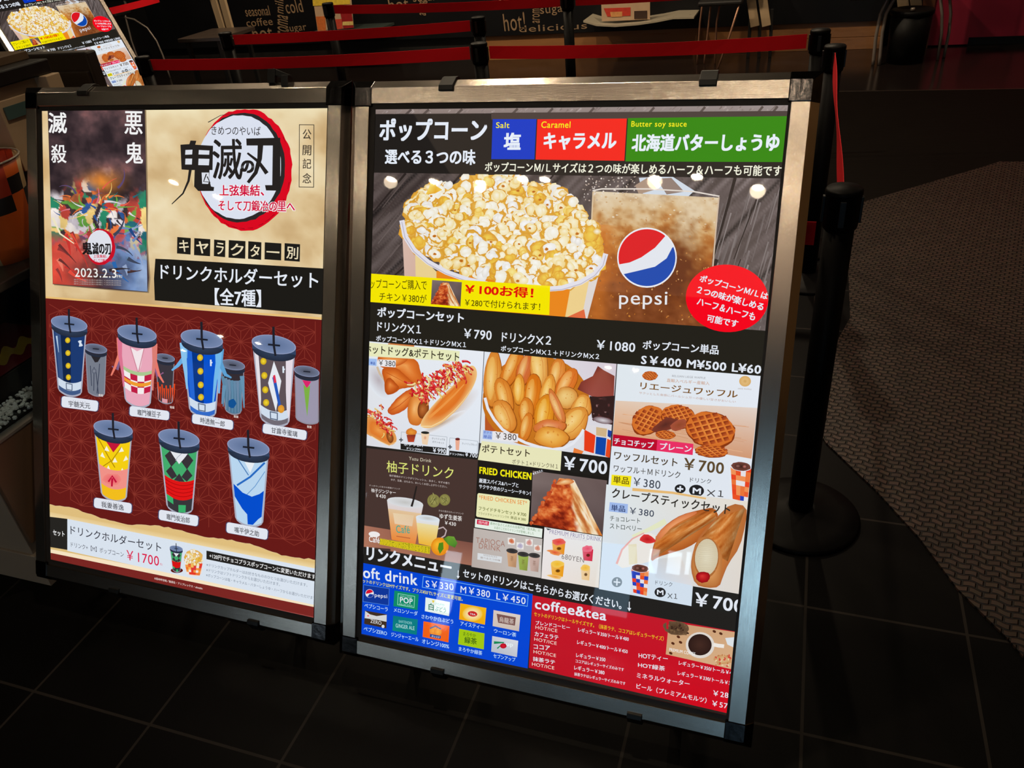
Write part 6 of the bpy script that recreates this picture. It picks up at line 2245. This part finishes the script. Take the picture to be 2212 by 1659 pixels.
PALE = pbr('pale_laminate', (150, 138, 124), rough=.5, noise=.08, nscale=8)
BEIGE = pbr('beige_panel', (176, 150, 120), rough=.5, noise=.08, nscale=6)
XO = -2.5
pb(XO, XS - .008, .975, 1.75, 0, .42).build('base_cabinet', PALE, pc, .002)
pb(XO, XS + .006, .968, 1.75, 0, .105).build('plinth', PALE, pc, .002)
pb(XS - .008, XS + .004, .980, 1.75, .14, .42).build('side_panel', pbr('brown_laminate', (104, 78, 58), rough=.5, noise=.12, nscale=10), pc, .002)
pb(XO, XS + .006, .975, 1.75, .42, .428).build('case_floor', pbr('pale_tray_edge', (120, 116, 110), rough=.35, noise=.1), pc, .001)
pb(XO, XS - .02, .99, 1.74, .428, .436).build('tray', pbr('black_tray', (16, 16, 18), rough=.3, noise=.2), pc)
pb(XO + .06, XS - .115, 1.03, 1.69, .436, .498).build('tray_step', BLACKPL, pc, .003)
pb(XS - .006, XS, .985, 1.745, .436, .735).build('case_glass', CASE_GLASS, pc)
pb(XO + .05, XO + .06, .985, 1.745, .436, .735).build('case_back', pbr('blue_grey_panel', (58, 72, 88), rough=.35, noise=.2, nscale=5), pc)
pb(XO + .06, XS - .01, 1.70, 1.745, .436, .735).build('case_end', pbr('blue_grey_panel_end', (58, 72, 88), rough=.35, noise=.2, nscale=5), pc)
pb(XO, XS + .006, .97, 1.75, .735, .757).build('counter_top', BLACKPL, pc, .003)
cp = thing('counter_canopy', 'beige upper panel with black hood rail standing on the popcorn counter', 'canopy', (XS, 1.0, 0))
pb(XO, XS - .115, 1.50, 1.72, .7575, .93).build('back_screen', pbr('grey_blue_screen', (96, 110, 120), rough=.4, noise=.1), cp)
pb(XO, XS - .105, 1.48, 1.66, .93, 1.10).build('upper_panel', BEIGE, cp, .002)
pb(XS - .104, XS - .100, 1.49, 1.60, 1.055, 1.085).build('glass_strip', pbr('teal_glass_strip', (70, 92, 90), rough=.1, noise=.1), cp)
pb(XS - .15, XS - .09, 1.49, 1.66, 1.13, 1.165).build('hood_rail', BLACKPL, cp, .004)
pb(XO, XS - .11, 1.49, 1.66, 1.10, 1.135).build('hood_panel', BEIGE, cp)
pb(XO, XS - .15, 1.49, 1.66, 1.165, 1.185).build('hood_top', pbr('brown_hood_top', (92, 74, 56), rough=.4, noise=.15), cp, .002)
pb(XS - .112, XS - .07, 1.615, 1.66, .7575, 1.13).build('corner_post', BEIGE, cp, .002)
dk = thing('cabinet', 'dark brown cabinet with a squared top corner behind the popcorn counter', 'cabinet', (-2.2, 2.0, 0))
c0, c1 = gy(184, 112, 1.86), gy(208, 182, 1.86)
MB().box(-.35, c0[0] + 2.2, -.14, -.10, 0, c0[2]).build('cabinet_body', pbr('dark_brown_cabinet', (34, 26, 20), rough=.5, noise=.15), dk, .006)
MB().box(-.34, c0[0] + 2.19, -.15, -.138, .05, c0[2] - .05).build('door', pbr('dark_brown_door', (38, 29, 22), rough=.5, noise=.15), dk, .003)

# checked popcorn bucket on the counter top
bk = thing('popcorn_bucket', 'orange, black and cream checked popcorn bucket on the popcorn counter', 'bucket', (-1.862, 1.355, .757))
n = 28
prof = [(.078, 0), (.084, .04), (.09, .08), (.096, .12), (.102, .16), (.108, .20), (.114, .235)]
cols = [pbr('orange_card', (214, 96, 28), rough=.5, noise=.1), pbr('black_card', (24, 20, 20), rough=.5, noise=.1), pbr('cream_card_square', (206, 176, 130), rough=.5, noise=.1), pbr('rust_card', (170, 50, 24), rough=.5, noise=.1)]
rg = random.Random(4)
vs, fs, mi = [], [], []
for r_, z_ in prof:
    vs += [(r_ * math.cos(2 * math.pi * k_ / n), r_ * math.sin(2 * math.pi * k_ / n), z_) for k_ in range(n)]
for i in range(len(prof) - 1):
    for k_ in range(n):
        fs.append((i * n + k_, i * n + (k_ + 1) % n, (i + 1) * n + (k_ + 1) % n, (i + 1) * n + k_))
for i in range(len(prof) - 1):
    row = [rg.choice([0, 0, 0, 1, 2, 3]) for _ in range(n // 2)]
    mi += [row[k_ // 2] for k_ in range(n)]
fs.append(tuple(range(n - 1, -1, -1)))
mi.append(0)
ob = MB().add(vs, fs, True).build('bucket_wall', cols, bk, fix=False)
ob.data.polygons.foreach_set('material_index', mi)
sd = ob.modifiers.new('card', 'SOLIDIFY')
sd.thickness = .0015
MB().tube([(.1145 * math.cos(t), .1145 * math.sin(t), .236) for t in np.linspace(0, 2 * math.pi, 29)], .0025, 6).build('rolled_rim', PALE, bk)

# scalloped carton in the glass case
ct = thing('popcorn_carton', 'red popcorn carton with wavy yellow edge inside the glass case', 'carton', (-1.905, 1.22, .499))
m = MB()
nn = 40
side = [(-.16 + .30 * i / nn) for i in range(nn + 1)]
RED = pbr('crimson_card', (150, 16, 36), rough=.5, noise=.1)
YEL = pbr('yellow_card_edge', (226, 180, 60), rough=.5, noise=.1)
m = MB().box(-.10, .055, -.16, .14, .0, .05)
m.build('carton_body', RED, ct, .004)
m = MB()
vs = [(.0575, y_, .030 + .008 * math.sin(y_ * 120)) for y_ in side] + [(.0575, y_, .056 + .010 * math.sin(y_ * 120 + 1)) for y_ in side]
k_ = nn + 1
fs = [(i, i + 1, k_ + i + 1, k_ + i) for i in range(nn)]
ob = m.add(vs, fs).build('wavy_edge', YEL, ct, fix=False)
sd = ob.modifiers.new('card', 'SOLIDIFY')
sd.thickness = .002
pp = MB()
pp.add([(.0, -.11, .05), (.05, -.10, .05), (.04, .0, .05), (-.02, .01, .05), (.015, -.07, .082), (.025, -.03, .088)], [(0, 1, 4), (1, 2, 5, 4), (2, 3, 5), (3, 0, 4, 5)])
pp.build('paper_liner', pbr('white_paper', (226, 228, 232), rough=.7, noise=.05), ct)

# loose popcorn spread over the tray
rg = random.Random(8)
m = MB()
for _ in range(620):
    x_, y_ = rg.uniform(-.108, -.014), rg.uniform(.02, .40)
    if abs(x_ + .06) > .05 * rg.random() + .012:
        continue
    r_ = rg.uniform(.003, .0065)
    bm_ = bmesh.new()
    bmesh.ops.create_icosphere(bm_, subdivisions=1, radius=r_)
    for v_ in bm_.verts:
        v_.co *= rg.uniform(.7, 1.3)
    m.add([(x_ + v_.co.x, y_ + v_.co.y, .438 + max(0, v_.co.z + r_ * .8)) for v_ in bm_.verts], [tuple(v_.index for v_ in f_.verts) for f_ in bm_.faces])
    bm_.free()
ob = m.build('loose_popcorn', pbr('popcorn_white', (214, 214, 210), rough=.7, noise=.2, nscale=120), fix=False)
ob.location = (XS, 1.0, 0)
tag(ob, 'loose white popcorn spread over the black tray inside the glass case', 'popcorn', None, 'stuff')

bpy.data.objects.remove(_to)
